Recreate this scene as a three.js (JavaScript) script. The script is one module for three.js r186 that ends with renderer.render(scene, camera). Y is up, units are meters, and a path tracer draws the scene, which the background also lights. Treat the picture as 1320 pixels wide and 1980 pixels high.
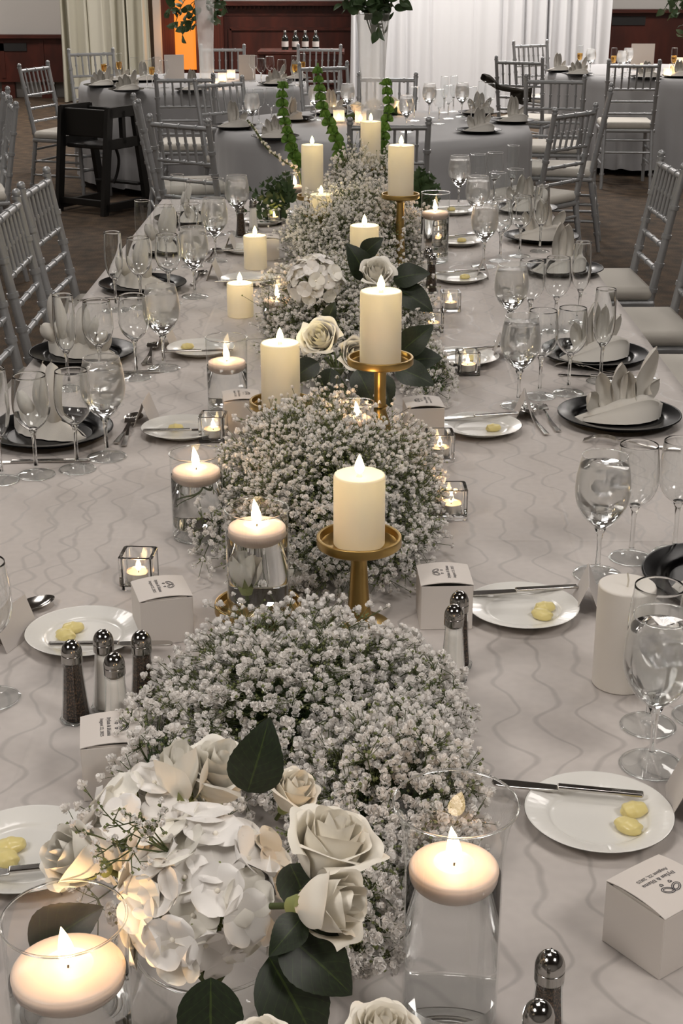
import * as THREE from 'three';
import { mergeGeometries } from 'three/addons/utils/BufferGeometryUtils.js';
import { RoundedBoxGeometry } from 'three/addons/geometries/RoundedBoxGeometry.js';
import { ImprovedNoise } from 'three/addons/math/ImprovedNoise.js';
import { RectAreaLightUniformsLib } from 'three/addons/lights/RectAreaLightUniformsLib.js';

// ------------------------------------------------------------------ camera, light, exposure
const scene = new THREE.Scene();
scene.background = new THREE.Color(0x000000);
const F = 2800, W = 1320, H = 1980, EYE = 1.67, PITCH = 21, TOP = 0.76;
const camera = new THREE.PerspectiveCamera(2 * Math.atan(H / 2 / F) * 180 / Math.PI, W / H, 0.05, 60);
camera.position.set(0, EYE, 0);
camera.rotation.order = 'YXZ';
camera.rotation.set(-PITCH * Math.PI / 180, 0.0115, 0);
camera.updateMatrixWorld(true);
const renderer = new THREE.WebGLRenderer({ antialias: true });
renderer.toneMapping = THREE.LinearToneMapping;
renderer.toneMappingExposure = 3.05;
renderer.shadowMap.enabled = true;
RectAreaLightUniformsLib.init();
const CEIL = 4.2, CANDLE = 0.0075;
// ceiling panels: [x, z, width, depth, intensity]
const PANELS = [
  [-2.6, 0.6, 1.3, 1.3, 4.4], [2.6, 0.6, 1.3, 1.3, 4.4], [0, -2.4, 1.0, 1.0, 1.6],
  [-2.6, -5.6, 1.2, 1.2, 2.8], [2.6, -5.6, 1.2, 1.2, 2.2],
  [-2.8, -10.8, 1.2, 1.2, 3.0], [2.8, -10.8, 1.2, 1.2, 2.4],
  [-4.5, -15.6, 1.3, 1.3, 7], [0.4, -15.4, 1.3, 1.3, 15], [3.4, -15.4, 1.3, 1.3, 9]];
const WARM = new THREE.Color().setRGB(1, 0.935, 0.88);

// ------------------------------------------------------------------ helpers
const R = (d) => d * Math.PI / 180;
const V = (x, y, z) => new THREE.Vector3(x, y, z);
let seedState = 7;
const seed = (s) => { seedState = s; };
const rnd = () => { seedState = (seedState + 0x6d2b79f5) | 0; let t = Math.imul(seedState ^ (seedState >>> 15), 1 | seedState); t = (t + Math.imul(t ^ (t >>> 7), 61 | t)) ^ t; return ((t ^ (t >>> 14)) >>> 0) / 4294967296; };
const rr = (a, b) => a + (b - a) * rnd();
const noise = new ImprovedNoise();
const clamp = THREE.MathUtils.clamp, lerp = THREE.MathUtils.lerp;
function rayDir(px, py) { return V((px - 660) / F, -(py - 990) / F, -1).applyQuaternion(camera.quaternion); }
function on(px, py, y = TOP) { const d = rayDir(px, py), t = (y - EYE) / d.y; return V(d.x * t, y, d.z * t); }       // where a sight line meets the level y
function deep(px, py, dist) { const d = rayDir(px, py); return V(d.x * dist, EYE + d.y * dist, d.z * dist); }      // point on a sight line at that camera depth
function level(p, px, py) { const d = rayDir(px, py), t = p.z / d.z; return EYE + d.y * t; }                          // height above p that a sight line passes

const used = new Map();
function numbered(n) { const k = used.get(n) || 0; used.set(n, k + 1); return k ? n + '_' + String(k).padStart(3, '0') : n; }
function mesh(name, geo, mat, parent) {
  const m = new THREE.Mesh(geo, mat); m.name = name; m.castShadow = m.receiveShadow = true;
  if (parent) parent.add(m);
  return m;
}
function tag(o, label, category, group) { o.userData = { ...o.userData, label, category }; if (group) o.userData.group = group; return o; }
function group() { return new THREE.Group(); }
function put(o, name, pos, turn, label, category, grp) {           // adds a finished object to the scene as a thing of its own
  o.name = numbered(name); if (pos) o.position.copy(pos); if (turn !== undefined && turn !== null) o.rotation.y = turn;
  tag(o, label, category, grp); scene.add(o); return o;
}
function copy(proto, name, pos, turn, label, category, grp) { return put(proto.clone(), name, pos, turn, label, category, grp); }
function struct(name, geo, mat) { const m = mesh(name, geo, mat, scene); m.userData.kind = 'structure'; return m; }
const merge = (list) => mergeGeometries(list.map((g) => { const h = g.index ? g.toNonIndexed() : g; for (const k of Object.keys(h.attributes)) if (!['position', 'normal', 'uv'].includes(k)) h.deleteAttribute(k); return h; }));
const box = (w, h, d, x = 0, y = 0, z = 0) => new THREE.BoxGeometry(w, h, d).translate(x, y, z);
const rbox = (w, h, d, r, x = 0, y = 0, z = 0, s = 2) => new RoundedBoxGeometry(w, h, d, s, r).translate(x, y, z);
const lathe = (pts, seg = 40) => new THREE.LatheGeometry(pts.map((p) => new THREE.Vector2(p[0], p[1])), seg);
function smooth(pts, n = 5) {                                      // rounds a lathe profile
  const c = new THREE.SplineCurve(pts.map((p) => new THREE.Vector2(p[0], p[1])));
  return c.getPoints(pts.length * n).map((p) => [Math.max(0.00001, p.x), p.y]);
}
function bar(a, b, r0, r1 = r0, seg = 8) {
  const d = b.clone().sub(a), g = new THREE.CylinderGeometry(r1, r0, d.length(), seg, 1);
  g.applyQuaternion(new THREE.Quaternion().setFromUnitVectors(V(0, 1, 0), d.clone().normalize()));
  return g.translate((a.x + b.x) / 2, (a.y + b.y) / 2, (a.z + b.z) / 2);
}
const tube = (pts, r, n = 24, s = 6) => new THREE.TubeGeometry(new THREE.CatmullRomCurve3(pts), n, r, s);
function surf(f, nu, nv, closed = false) {                         // f(u, v) -> Vector3, u and v in 0..1
  const pos = [], uv = [], idx = [];
  for (let j = 0; j <= nv; j++) for (let i = 0; i <= nu; i++) { const p = f(i / nu, j / nv); pos.push(p.x, p.y, p.z); uv.push(p.u ?? i / nu, p.v ?? j / nv); }
  for (let j = 0; j < nv; j++) for (let i = 0; i < nu; i++) { const a = j * (nu + 1) + i, b = a + 1, c = a + nu + 1, d = c + 1; idx.push(a, b, d, a, d, c); }
  const g = new THREE.BufferGeometry();
  g.setAttribute('position', new THREE.Float32BufferAttribute(pos, 3)); g.setAttribute('uv', new THREE.Float32BufferAttribute(uv, 2));
  g.setIndex(idx); g.computeVertexNormals(); return g;
}
function aim(o, dir, roll = 0) { o.quaternion.setFromUnitVectors(V(0, 1, 0), dir.clone().normalize()); if (roll) o.rotateY(roll); return o; }

// ------------------------------------------------------------------ textures
function dataTex(n, f, srgb) {
  const d = new Uint8Array(n * n * 4);
  for (let y = 0; y < n; y++) for (let x = 0; x < n; x++) { const c = f(x / n, y / n), i = (y * n + x) * 4; d[i] = c[0] * 255; d[i + 1] = c[1] * 255; d[i + 2] = c[2] * 255; d[i + 3] = 255; }
  const t = new THREE.DataTexture(d, n, n); t.wrapS = t.wrapT = THREE.RepeatWrapping; t.magFilter = t.minFilter = THREE.LinearFilter;
  if (srgb) t.colorSpace = THREE.SRGBColorSpace; t.needsUpdate = true; return t;
}
const tau = Math.PI * 2;
// woven damask: pairs of wandering wavy lines, periodic over half a metre
function wave(u, v) {
  let m = 0;
  for (let k = -1; k <= 9; k++) {
    const c = (k + 0.5) / 9 + 0.026 * Math.sin(tau * (4 * v) + k * 1.1) + 0.020 * Math.sin(tau * (3 * v) + k * 0.9) + 0.006 * Math.sin(tau * 9 * v + k * 2);
    const w = 0.0068 + 0.002 * Math.sin(tau * (2 * v) + k * 3.0);
    let d = Math.abs(u - c); d = Math.min(d, Math.abs(d - 1));
    m = Math.max(m, clamp(1.35 - d / w, 0, 1));
  }
  return m;
}
const WAVE = []; { const n = 768; for (let y = 0; y < n; y++) for (let x = 0; x < n; x++) WAVE.push(wave(x / n, y / n)); }
const waveAt = (u, v) => WAVE[Math.floor(v * 768) * 768 + Math.floor(u * 768)];
const clothMap = dataTex(768, (u, v) => { const m = waveAt(u, v), k = 0.97 - 0.10 * m + 0.02 * noise.noise(u * 40, v * 40, 1); return [k, k * 0.985, k * 0.972]; }, true);
const clothRough = dataTex(768, (u, v) => { const m = waveAt(u, v); return [0, 0.62 - 0.2 * m, 0]; });
const weave = dataTex(128, (u, v) => { const k = 0.5 + 0.25 * Math.sin(tau * u * 32) * Math.sin(tau * v * 32) + 0.2 * (noise.noise(u * 30, v * 30, 3)); return [k, k, k]; });
const carpetMap = dataTex(512, (u, v) => { const n = noise.noise(u * 120, v * 120, 5) * 0.25 + noise.noise(u * 12, v * 12, 2) * 0.3 + 0.75; return [0.43 * n, 0.345 * n, 0.255 * n]; }, true);
const woodMap = dataTex(512, (u, v) => { const g = Math.sin(tau * (u * 9 + 0.7 * noise.noise(u * 6, v * 1.5, 4))) * 0.5 + 0.5, n = noise.noise(u * 90, v * 5, 8) * 0.12; const k = 0.82 + 0.18 * g + n; return [0.36 * k, 0.165 * k, 0.115 * k]; }, true);
const pepperMap = dataTex(128, (u, v) => { const n = noise.noise(u * 50, v * 50, 1) + 0.6 * noise.noise(u * 90, v * 90, 6); const k = clamp(0.45 + n * 1.3, 0.08, 1); return [0.46 * k, 0.35 * k, 0.26 * k]; }, true);
const crumple = dataTex(256, (u, v) => { const a = noise.noise(u * 8, v * 8, 3) + 0.5 * noise.noise(u * 20, v * 20, 9); return [0.5 + a * 0.4, 0, 0]; });
const leafMap = dataTex(256, (u, v) => { const x = Math.abs(u - 0.5) * 2, mid = x < 0.035 ? 1 : 0, vein = Math.abs(Math.sin((v * 8 - x * 2.2) * Math.PI)) < 0.10 ? 0.55 : 0, n = 0.85 + 0.25 * noise.noise(u * 14, v * 14, 2), k = Math.max(mid, vein); return [(0.135 + 0.15 * k) * n, (0.205 + 0.17 * k) * n, (0.105 + 0.07 * k) * n]; }, true);

// ------------------------------------------------------------------ materials
const P = (o) => new THREE.MeshPhysicalMaterial(o), S = (o) => new THREE.MeshStandardMaterial(o);
const rgb = (r, g, b) => new THREE.Color().setRGB(r, g, b);
const M = {
  cloth: P({ color: rgb(0.60, 0.575, 0.56), map: clothMap, roughnessMap: clothRough, roughness: 1, bumpMap: weave, bumpScale: 0.0001 }),
  roundCloth: P({ color: rgb(0.42, 0.42, 0.43), roughness: 0.75 }),
  carpet: S({ map: carpetMap, roughness: 0.95, color: rgb(0.75, 0.75, 0.75) }),
  wall: S({ color: rgb(0.62, 0.60, 0.57), roughness: 0.9 }),
  ceiling: S({ color: rgb(0.20, 0.19, 0.18), roughness: 0.95 }),
  wood: P({ map: woodMap, roughness: 0.45, color: rgb(0.74, 0.68, 0.68) }),
  darkMetal: S({ color: rgb(0.015, 0.014, 0.014), roughness: 0.6 }),
  cream: P({ color: rgb(0.55, 0.53, 0.44), roughness: 0.85, transmission: 0 }),
  sheer: S({ color: rgb(0.66, 0.665, 0.68), roughness: 1 }),
  trim: S({ color: rgb(0.62, 0.60, 0.58), roughness: 0.6 }),
  panel: S({ color: rgb(0.9, 0.9, 0.9), emissive: WARM, emissiveIntensity: 1.2 }),
  brass: P({ color: rgb(0.46, 0.315, 0.115), metalness: 1, roughness: 0.36 }),
  ivory: P({ color: rgb(0.90, 0.86, 0.77), roughness: 0.7, transmission: 0.35, thickness: 0 }),
  waxWhite: P({ color: rgb(0.86, 0.70, 0.59), roughness: 0.45, clearcoat: 0.2 }),
  waxPlain: P({ color: rgb(0.78, 0.74, 0.68), roughness: 0.5 }),
  wick: S({ color: rgb(0.02, 0.017, 0.015), roughness: 0.9 }),
  wickWhite: S({ color: rgb(0.7, 0.66, 0.58), roughness: 0.9 }),
  flame: S({ color: 0x000000, emissive: rgb(1, 0.72, 0.36), emissiveIntensity: 4.2 }),
  ledFlame: S({ color: 0x000000, emissive: rgb(1, 0.84, 0.34), emissiveIntensity: 3.6 }),
  glass: P({ color: rgb(0.97, 0.98, 0.98), roughness: 0.0, transmission: 1, thickness: 0, ior: 1.5 }),
  frost: P({ color: rgb(0.93, 0.93, 0.92), roughness: 0.5, transmission: 1, thickness: 0, ior: 1.5 }),
  solidGlass: P({ color: rgb(0.98, 0.99, 0.99), roughness: 0.01, transmission: 1, thickness: 0.01, ior: 1.5 }),
  cut: P({ color: rgb(0.95, 0.97, 0.96), roughness: 0.02, transmission: 1, thickness: 0.01, ior: 1.5 }),
  water: P({ color: rgb(0.99, 0.99, 0.99), roughness: 0.0, transmission: 1, thickness: 0.05, ior: 1.33 }),
  stillWater: P({ color: rgb(0.99, 0.99, 0.99), roughness: 0.0, transmission: 1, thickness: 0.05, ior: 1.15 }),
  ice: P({ color: rgb(0.97, 0.98, 1), roughness: 0.35, transmission: 1, thickness: 0.02, ior: 1.2 }),
  china: P({ color: rgb(0.82, 0.81, 0.77), roughness: 0.25, clearcoat: 0.3, clearcoatRoughness: 0.08 }),
  charger: P({ color: rgb(0.004, 0.004, 0.0045), roughness: 0.22, specularIntensity: 0.14 }),
  steel: P({ color: rgb(0.62, 0.60, 0.57), metalness: 1, roughness: 0.16 }),
  chrome: P({ color: rgb(0.40, 0.39, 0.375), metalness: 1, roughness: 0.12 }),
  tin: P({ color: rgb(0.75, 0.72, 0.66), metalness: 1, roughness: 0.3 }),
  napkin: P({ color: rgb(0.66, 0.635, 0.585), roughness: 0.9, bumpMap: weave, bumpScale: 0.0002 }),
  paper: S({ color: rgb(0.72, 0.67, 0.625), roughness: 0.75 }),
  card: S({ color: rgb(0.62, 0.58, 0.55), roughness: 0.8 }),
  butter: P({ color: rgb(0.80, 0.68, 0.28), roughness: 0.42, clearcoat: 0.2 }),
  pepper: S({ map: pepperMap, roughness: 0.9 }),
  salt: S({ color: rgb(0.95, 0.90, 0.84), roughness: 0.9 }),
  silver: P({ color: rgb(0.40, 0.41, 0.42), metalness: 0.5, roughness: 0.4 }),
  cushion: P({ color: rgb(0.66, 0.63, 0.57), roughness: 0.9 }),
  black: P({ color: rgb(0.008, 0.007, 0.006), roughness: 0.5 }),
  petal: S({ color: rgb(0.93, 0.90, 0.86), roughness: 0.7 }),
  cream1: S({ color: rgb(0.95, 0.90, 0.79), roughness: 0.65 }),
  cream2: S({ color: rgb(0.95, 0.92, 0.84), roughness: 0.65 }),
  budGreen: S({ color: rgb(0.30, 0.34, 0.12), roughness: 0.7 }),
  leaf: P({ map: leafMap, roughness: 0.5, color: rgb(0.82, 0.76, 0.58), clearcoat: 0.1, clearcoatRoughness: 0.4 }),
  fern: P({ color: rgb(0.045, 0.085, 0.028), roughness: 0.6 }),
  bell: P({ color: rgb(0.11, 0.22, 0.035), roughness: 0.6 }),
  stem: S({ color: rgb(0.075, 0.095, 0.03), roughness: 0.8 }),
  floret: S({ color: rgb(0.93, 0.905, 0.875), roughness: 0.9 }),
  bud: S({ color: rgb(0.20, 0.23, 0.09), roughness: 0.8 }),
  uplight: S({ color: rgb(0.05, 0.05, 0.05), emissive: rgb(1, 0.26, 0.015), emissiveIntensity: 0.34 }),
  bottle: P({ color: rgb(0.01, 0.012, 0.01), roughness: 0.15 }),
  shawl: S({ color: rgb(0.035, 0.03, 0.022), roughness: 0.85, bumpMap: crumple, bumpScale: 0.01 }),
  amber: P({ color: rgb(0.80, 0.45, 0.10), roughness: 0.05, transmission: 0.9, thickness: 0.02, ior: 1.33 }),
};

// ------------------------------------------------------------------ room
const X0 = -8, X1 = 8, Z0 = 5, Z1 = -19;
{
  const g = box(X1 - X0 + 0.4, 0.1, Z0 - Z1 + 0.4, 0, -0.05, (Z0 + Z1) / 2), p = g.attributes.position, u = g.attributes.uv;
  for (let i = 0; i < p.count; i++) u.setXY(i, p.getX(i), p.getZ(i));
  struct('floor', g, M.carpet);
}
struct('ceiling', box(X1 - X0 + 0.4, 0.1, Z0 - Z1 + 0.4, 0, CEIL + 0.05, (Z0 + Z1) / 2), M.ceiling);
struct('wall_left', box(0.2, CEIL, Z0 - Z1, X0 - 0.1, CEIL / 2, (Z0 + Z1) / 2), M.wall);
struct('wall_right', box(0.2, CEIL, Z0 - Z1, X1 + 0.1, CEIL / 2, (Z0 + Z1) / 2), M.wall);
struct('wall_front', box(X1 - X0 + 0.4, CEIL, 0.2, 0, CEIL / 2, Z0 + 0.1), M.wall);
struct('wall_back', box(X1 - X0 + 0.4, CEIL, 0.2, 0, CEIL / 2, Z1 - 0.1), M.wall);

PANELS.forEach(([x, z, w, d, e], i) => {
  const o = group(); mesh('diffuser', box(w, 0.02, d), M.panel, o);
  mesh('frame', merge([box(w + 0.08, 0.04, 0.04, 0, 0.01, d / 2 + 0.02), box(w + 0.08, 0.04, 0.04, 0, 0.01, -d / 2 - 0.02), box(0.04, 0.04, d, w / 2 + 0.02, 0.01, 0), box(0.04, 0.04, d, -w / 2 - 0.02, 0.01, 0)]), M.trim, o);
  const l = new THREE.RectAreaLight(WARM, e, w, d); l.position.set(0, -0.02, 0); l.rotation.x = -Math.PI / 2; o.add(l);
  put(o, 'ceiling_light', V(x, CEIL - 0.03, z), 0, `square ceiling light panel ${['above and behind the camera on the left', 'above and behind the camera on the right', 'over the near half of the long table', 'left above the far end of the long table', 'right above the far end of the long table', 'above the left back table', 'above the right back table', 'in front of the cream curtain', 'in front of the white drape', 'in front of the right end of the drape'][i]}`, 'ceiling light', 'ceiling light panels');
});
// ------------------------------------------------------------------ far wall: panelling, curtains, lit column
function onWall(px, py, z) { const d = rayDir(px, py), t = z / d.z; return V(d.x * t, EYE + d.y * t, z); }
{
  const zw = -18.85;
  const L = onWall(122, 70, zw), low = onWall(60, 158, zw);
  // left window bench: panelled front with a grille, open below
  const xl = X0, w = L.x - xl + 0.6;
  const bench = struct('trim_1', box(w, L.y - low.y, 0.1, xl + w / 2, (L.y + low.y) / 2, zw), M.wood);
  mesh('ledge', box(w, 0.04, 0.2, xl + w / 2, L.y, zw + 0.02), M.wood, bench);
  const gr0 = onWall(-40, 83, zw), gr1 = onWall(54, 98, zw);
  mesh('vent_grille', box(gr1.x - gr0.x, gr0.y - gr1.y, 0.03, (gr0.x + gr1.x) / 2, (gr0.y + gr1.y) / 2, zw + 0.05), M.darkMetal, bench);
  for (const px of [-30, 16, 92, 140]) { const a = onWall(px, 158, zw); mesh('bench_leg', box(0.16, low.y, 0.08, a.x, low.y / 2, zw - 0.02), M.wood, bench); }
  for (const px of [8, 84]) { const a = onWall(px, 120, zw); mesh('panel_stile', box(0.05, L.y - low.y - 0.1, 0.02, a.x, (L.y + low.y) / 2, zw + 0.055), M.wood, bench); }
  // middle panelling with a dentil cornice
  const a = onWall(308, 18, zw), b = onWall(700, 18, zw), ct = onWall(500, 6, zw).y, cb = onWall(500, 30, zw).y;
  const mid = struct('trim_2', box(b.x - a.x + 1.5, cb, 0.1, (a.x + b.x) / 2 + 0.75, cb / 2, zw), M.wood);
  mesh('cornice', box(b.x - a.x - 0.8 + 1.5, 0.05, 0.22, (a.x + b.x) / 2 + 0.4 + 0.75, ct, zw + 0.06), M.wood, mid);
  mesh('frieze', box(b.x - a.x - 0.8 + 1.5, ct - cb, 0.12, (a.x + b.x) / 2 + 0.4 + 0.75, (ct + cb) / 2, zw), M.wood, mid);
  const dg = box(0.025, 0.035, 0.03);
  for (let x = a.x + 0.85; x < b.x; x += 0.055) { const d = mesh('dentil', dg, M.wood, mid); d.position.set(x, ct - 0.05, zw + 0.075); }
  const p0 = onWall(445, 55, zw), p1 = onWall(690, 160, zw);
  for (const [x, y, ww, hh] of [[(p0.x + p1.x) / 2, p0.y, p1.x - p0.x, 0.04], [(p0.x + p1.x) / 2, p1.y, p1.x - p0.x, 0.04], [p0.x, (p0.y + p1.y) / 2, 0.04, p0.y - p1.y], [p1.x, (p0.y + p1.y) / 2, 0.04, p0.y - p1.y]])
    mesh('panel_moulding', box(ww, hh, 0.03, x, y, zw + 0.06), M.wood, mid);
  // pilaster beside the lit column, full height
  const q0 = onWall(306, 40, zw + 0.1), q1 = onWall(337, 40, zw + 0.1), q2 = onWall(378, 40, zw + 0.1), q3 = onWall(432, 40, zw + 0.1);
  const pil = struct('trim_3', merge([box(q1.x - q0.x, 3, 0.16, (q0.x + q1.x) / 2, 1.5, zw + 0.08), box(q3.x - q2.x, 3, 0.16, (q2.x + q3.x) / 2, 1.5, zw + 0.08), box(q3.x - q0.x, 0.3, 0.16, (q0.x + q3.x) / 2, 3.1, zw + 0.08)]), M.wood);
  const s0 = onWall(297, 40, zw + 0.2), s1 = onWall(311, 40, zw + 0.2);
  struct('trim_4', box(s1.x - s0.x, 3.2, 0.12, (s0.x + s1.x) / 2, 1.6, zw + 0.2), M.trim);
  const lamp = group(), lw = q2.x - q1.x;
  mesh('glowing_panel', box(lw, 1.55, 0.03, 0, 0.15, 0), M.uplight, lamp);
  for (let k = 0; k < 4; k++) mesh('louvre', box(lw, 0.012, 0.06, 0, 0.60 + k * 0.055, 0.04), M.wood, lamp);
  const pl = new THREE.PointLight(rgb(1, 0.4, 0.05), 0.12); pl.position.set(0, -0.2, 0.3); lamp.add(pl);
  put(lamp, 'column_light', V((q1.x + q2.x) / 2, 0.98, zw + 0.10), 0, 'tall glowing orange light panel set in the dark wood column behind the left back table', 'light');
  // right panelling
  const r0 = onWall(1150, 21, zw), rg0 = onWall(1182, 31, zw), rg1 = onWall(1245, 48, zw);
  const rp = struct('trim_5', box(X1 - r0.x, r0.y, 0.1, (X1 + r0.x) / 2, r0.y / 2, zw), M.wood);
  mesh('ledge', box(X1 - r0.x, 0.04, 0.2, (X1 + r0.x) / 2, r0.y, zw + 0.02), M.wood, rp);
  mesh('vent_grille', box(rg1.x - rg0.x, rg0.y - rg1.y, 0.03, (rg0.x + rg1.x) / 2, (rg0.y + rg1.y) / 2, zw + 0.05), M.darkMetal, rp);
}
function curtain(name, x0, x1, z, h, folds, depth, mat, label) {
  const n = folds * 12, w = x1 - x0;
  const f = (t, y, back) => {
    const ph = t * folds * tau + 0.9 * Math.sin(t * 17) + 0.6 * Math.sin(t * 41);
    const d = depth * (0.55 + 0.45 * Math.sin(t * 9 + 1)) * Math.sin(ph) * (0.7 + 0.3 * (1 - y));
    return V(t * w + 0.02 * Math.sin(ph * 0.5 + y * 3), y * h, d - (back ? 0.012 : 0));
  };
  const g = merge([surf((u, v) => f(u, v, false), n, 6), surf((u, v) => f(1 - u, v, true), n, 6)]);
  const o = group(); mesh('fabric', g, mat, o);
  mesh('rod', bar(V(-0.1, h + 0.02, 0), V(w + 0.1, h + 0.02, 0), 0.02), M.trim, o);
  put(o, name, V(x0, 0.01, z), 0, label, 'curtain');
}
{
  const a = onWall(116, 60, -18.3), b = onWall(289, 60, -18.3);
  curtain('curtain', a.x, b.x, -18.3, 3.6, 9, 0.09, M.cream, 'cream floor length curtain hanging in folds behind the left back table');
  const c = onWall(676, 100, -17), d = onWall(1177, 100, -17);
  curtain('curtain', c.x, d.x, -17, 3.8, 22, 0.05, M.sheer, 'wide sheer white drape hanging across the back of the room');
}

// ------------------------------------------------------------------ chairs
function makeChair() {
  const o = group(), back = (y) => -0.19 - (y - 0.44) / 0.48 * 0.085, px = (y) => 0.178 + (y - 0.44) * 0.02;
  const ring = (p, d, r) => bar(p.clone().addScaledVector(d, -0.008), p.clone().addScaledVector(d, 0.008), r, r, 8);
  for (const s of [-1, 1]) {
    const a = V(s * 0.186, 0, -0.265), b = V(s * 0.178, 0.44, -0.19), c = V(s * px(0.93), 0.93, back(0.93));
    const list = [bar(a, b, 0.0125, 0.0165), bar(b, c, 0.0165, 0.0135), new THREE.SphereGeometry(0.0155, 8, 6).translate(c.x, c.y + 0.013, c.z), bar(V(c.x, c.y - 0.008, c.z), V(c.x, c.y + 0.003, c.z), 0.0165)];
    for (const t of [0.25, 0.5, 0.75]) list.push(ring(a.clone().lerp(b, t), b.clone().sub(a).normalize(), 0.0185));
    for (const t of [0.08, 0.28, 0.5, 0.72]) list.push(ring(b.clone().lerp(c, t), c.clone().sub(b).normalize(), 0.0195));
    mesh('back_post', merge(list), M.silver, o);
    const d = V(s * 0.19, 0, 0.19), e = V(s * 0.182, 0.43, 0.175), fl = [bar(d, e, 0.0125, 0.017)];
    for (const t of [0.3, 0.6]) fl.push(ring(d.clone().lerp(e, t), e.clone().sub(d).normalize(), 0.0185));
    mesh('leg', merge(fl), M.silver, o);
  }
  const railG = (y, r) => { const l = [bar(V(-px(y), y, back(y)), V(px(y), y, back(y)), r)]; for (const x of [-0.11, 0, 0.11]) l.push(bar(V(x - 0.006, y, back(y)), V(x + 0.006, y, back(y)), r * 1.3)); return merge(l); };
  mesh('top_rail', railG(0.905, 0.0125), M.silver, o);
  for (const y of [0.735, 0.645, 0.555]) mesh('back_rail', railG(y, 0.0095), M.silver, o);
  for (let k = 0; k < 6; k++) { const x = lerp(-0.135, 0.135, k / 5); mesh('spindle', merge([bar(V(x, 0.735, back(0.735)), V(x, 0.905, back(0.905)), 0.0075, 0.0075, 6), bar(V(x, 0.815, back(0.815)), V(x, 0.827, back(0.827)), 0.0105, 0.0105, 6)]), M.silver, o); }
  mesh('seat', rbox(0.41, 0.026, 0.40, 0.01, 0, 0.428, -0.005), M.silver, o);
  const cg = new RoundedBoxGeometry(0.41, 0.052, 0.40, 6, 0.025), p = cg.attributes.position;
  for (let i = 0; i < p.count; i++) { const x = p.getX(i) / 0.2, z = p.getZ(i) / 0.195; if (p.getY(i) > 0) p.setY(i, p.getY(i) + 0.022 * (1 - Math.min(1, x * x)) * (1 - Math.min(1, z * z))); p.setX(i, p.getX(i) * (1 - 0.03 * z * z)); }
  cg.computeVertexNormals();
  mesh('cushion', cg.translate(0, 0.466, 0.0), M.cushion, o);
  const st = (a, b) => mesh('stretcher', bar(a, b, 0.0085, 0.0085, 6), M.silver, o);
  for (const y of [0.20, 0.30]) { st(V(-0.185, y + 0.02, 0.18), V(0.185, y + 0.02, 0.18)); for (const s of [-1, 1]) st(V(s * 0.184, y - 0.02, 0.182), V(s * 0.184, y - 0.02, -0.225)); }
  st(V(-0.182, 0.27, -0.222), V(0.182, 0.27, -0.222)); st(V(-0.182, 0.36, -0.205), V(0.182, 0.36, -0.205));
  return o;
}
const chair0 = makeChair();
const TF = V(0.085, 0, -8.6), TL = V(-1.28, 0, -11.7), TR = V(2.5, 0, -12.85);
function chair(px, py, fx, fz, label, grp, dx = 0) {                 // where the middle of the top rail is seen, and which way the chair faces
  const n = Math.hypot(fx, fz), p = on(px, py, 0.905), c = V(p.x + dx + fx / n * 0.267, 0, p.z + fz / n * 0.267);
  for (const [t, r] of [[TF, 0.9], [TL, 0.88], [TR, 0.9]]) { const d = c.distanceTo(t); if (d < r + 0.19) c.sub(t).multiplyScalar((r + 0.19) / d).add(t); }   // seats are pushed in only to the cloth
  copy(chair0, 'chiavari_chair', c, Math.atan2(fx, fz), label, 'chair', grp);
}
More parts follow.
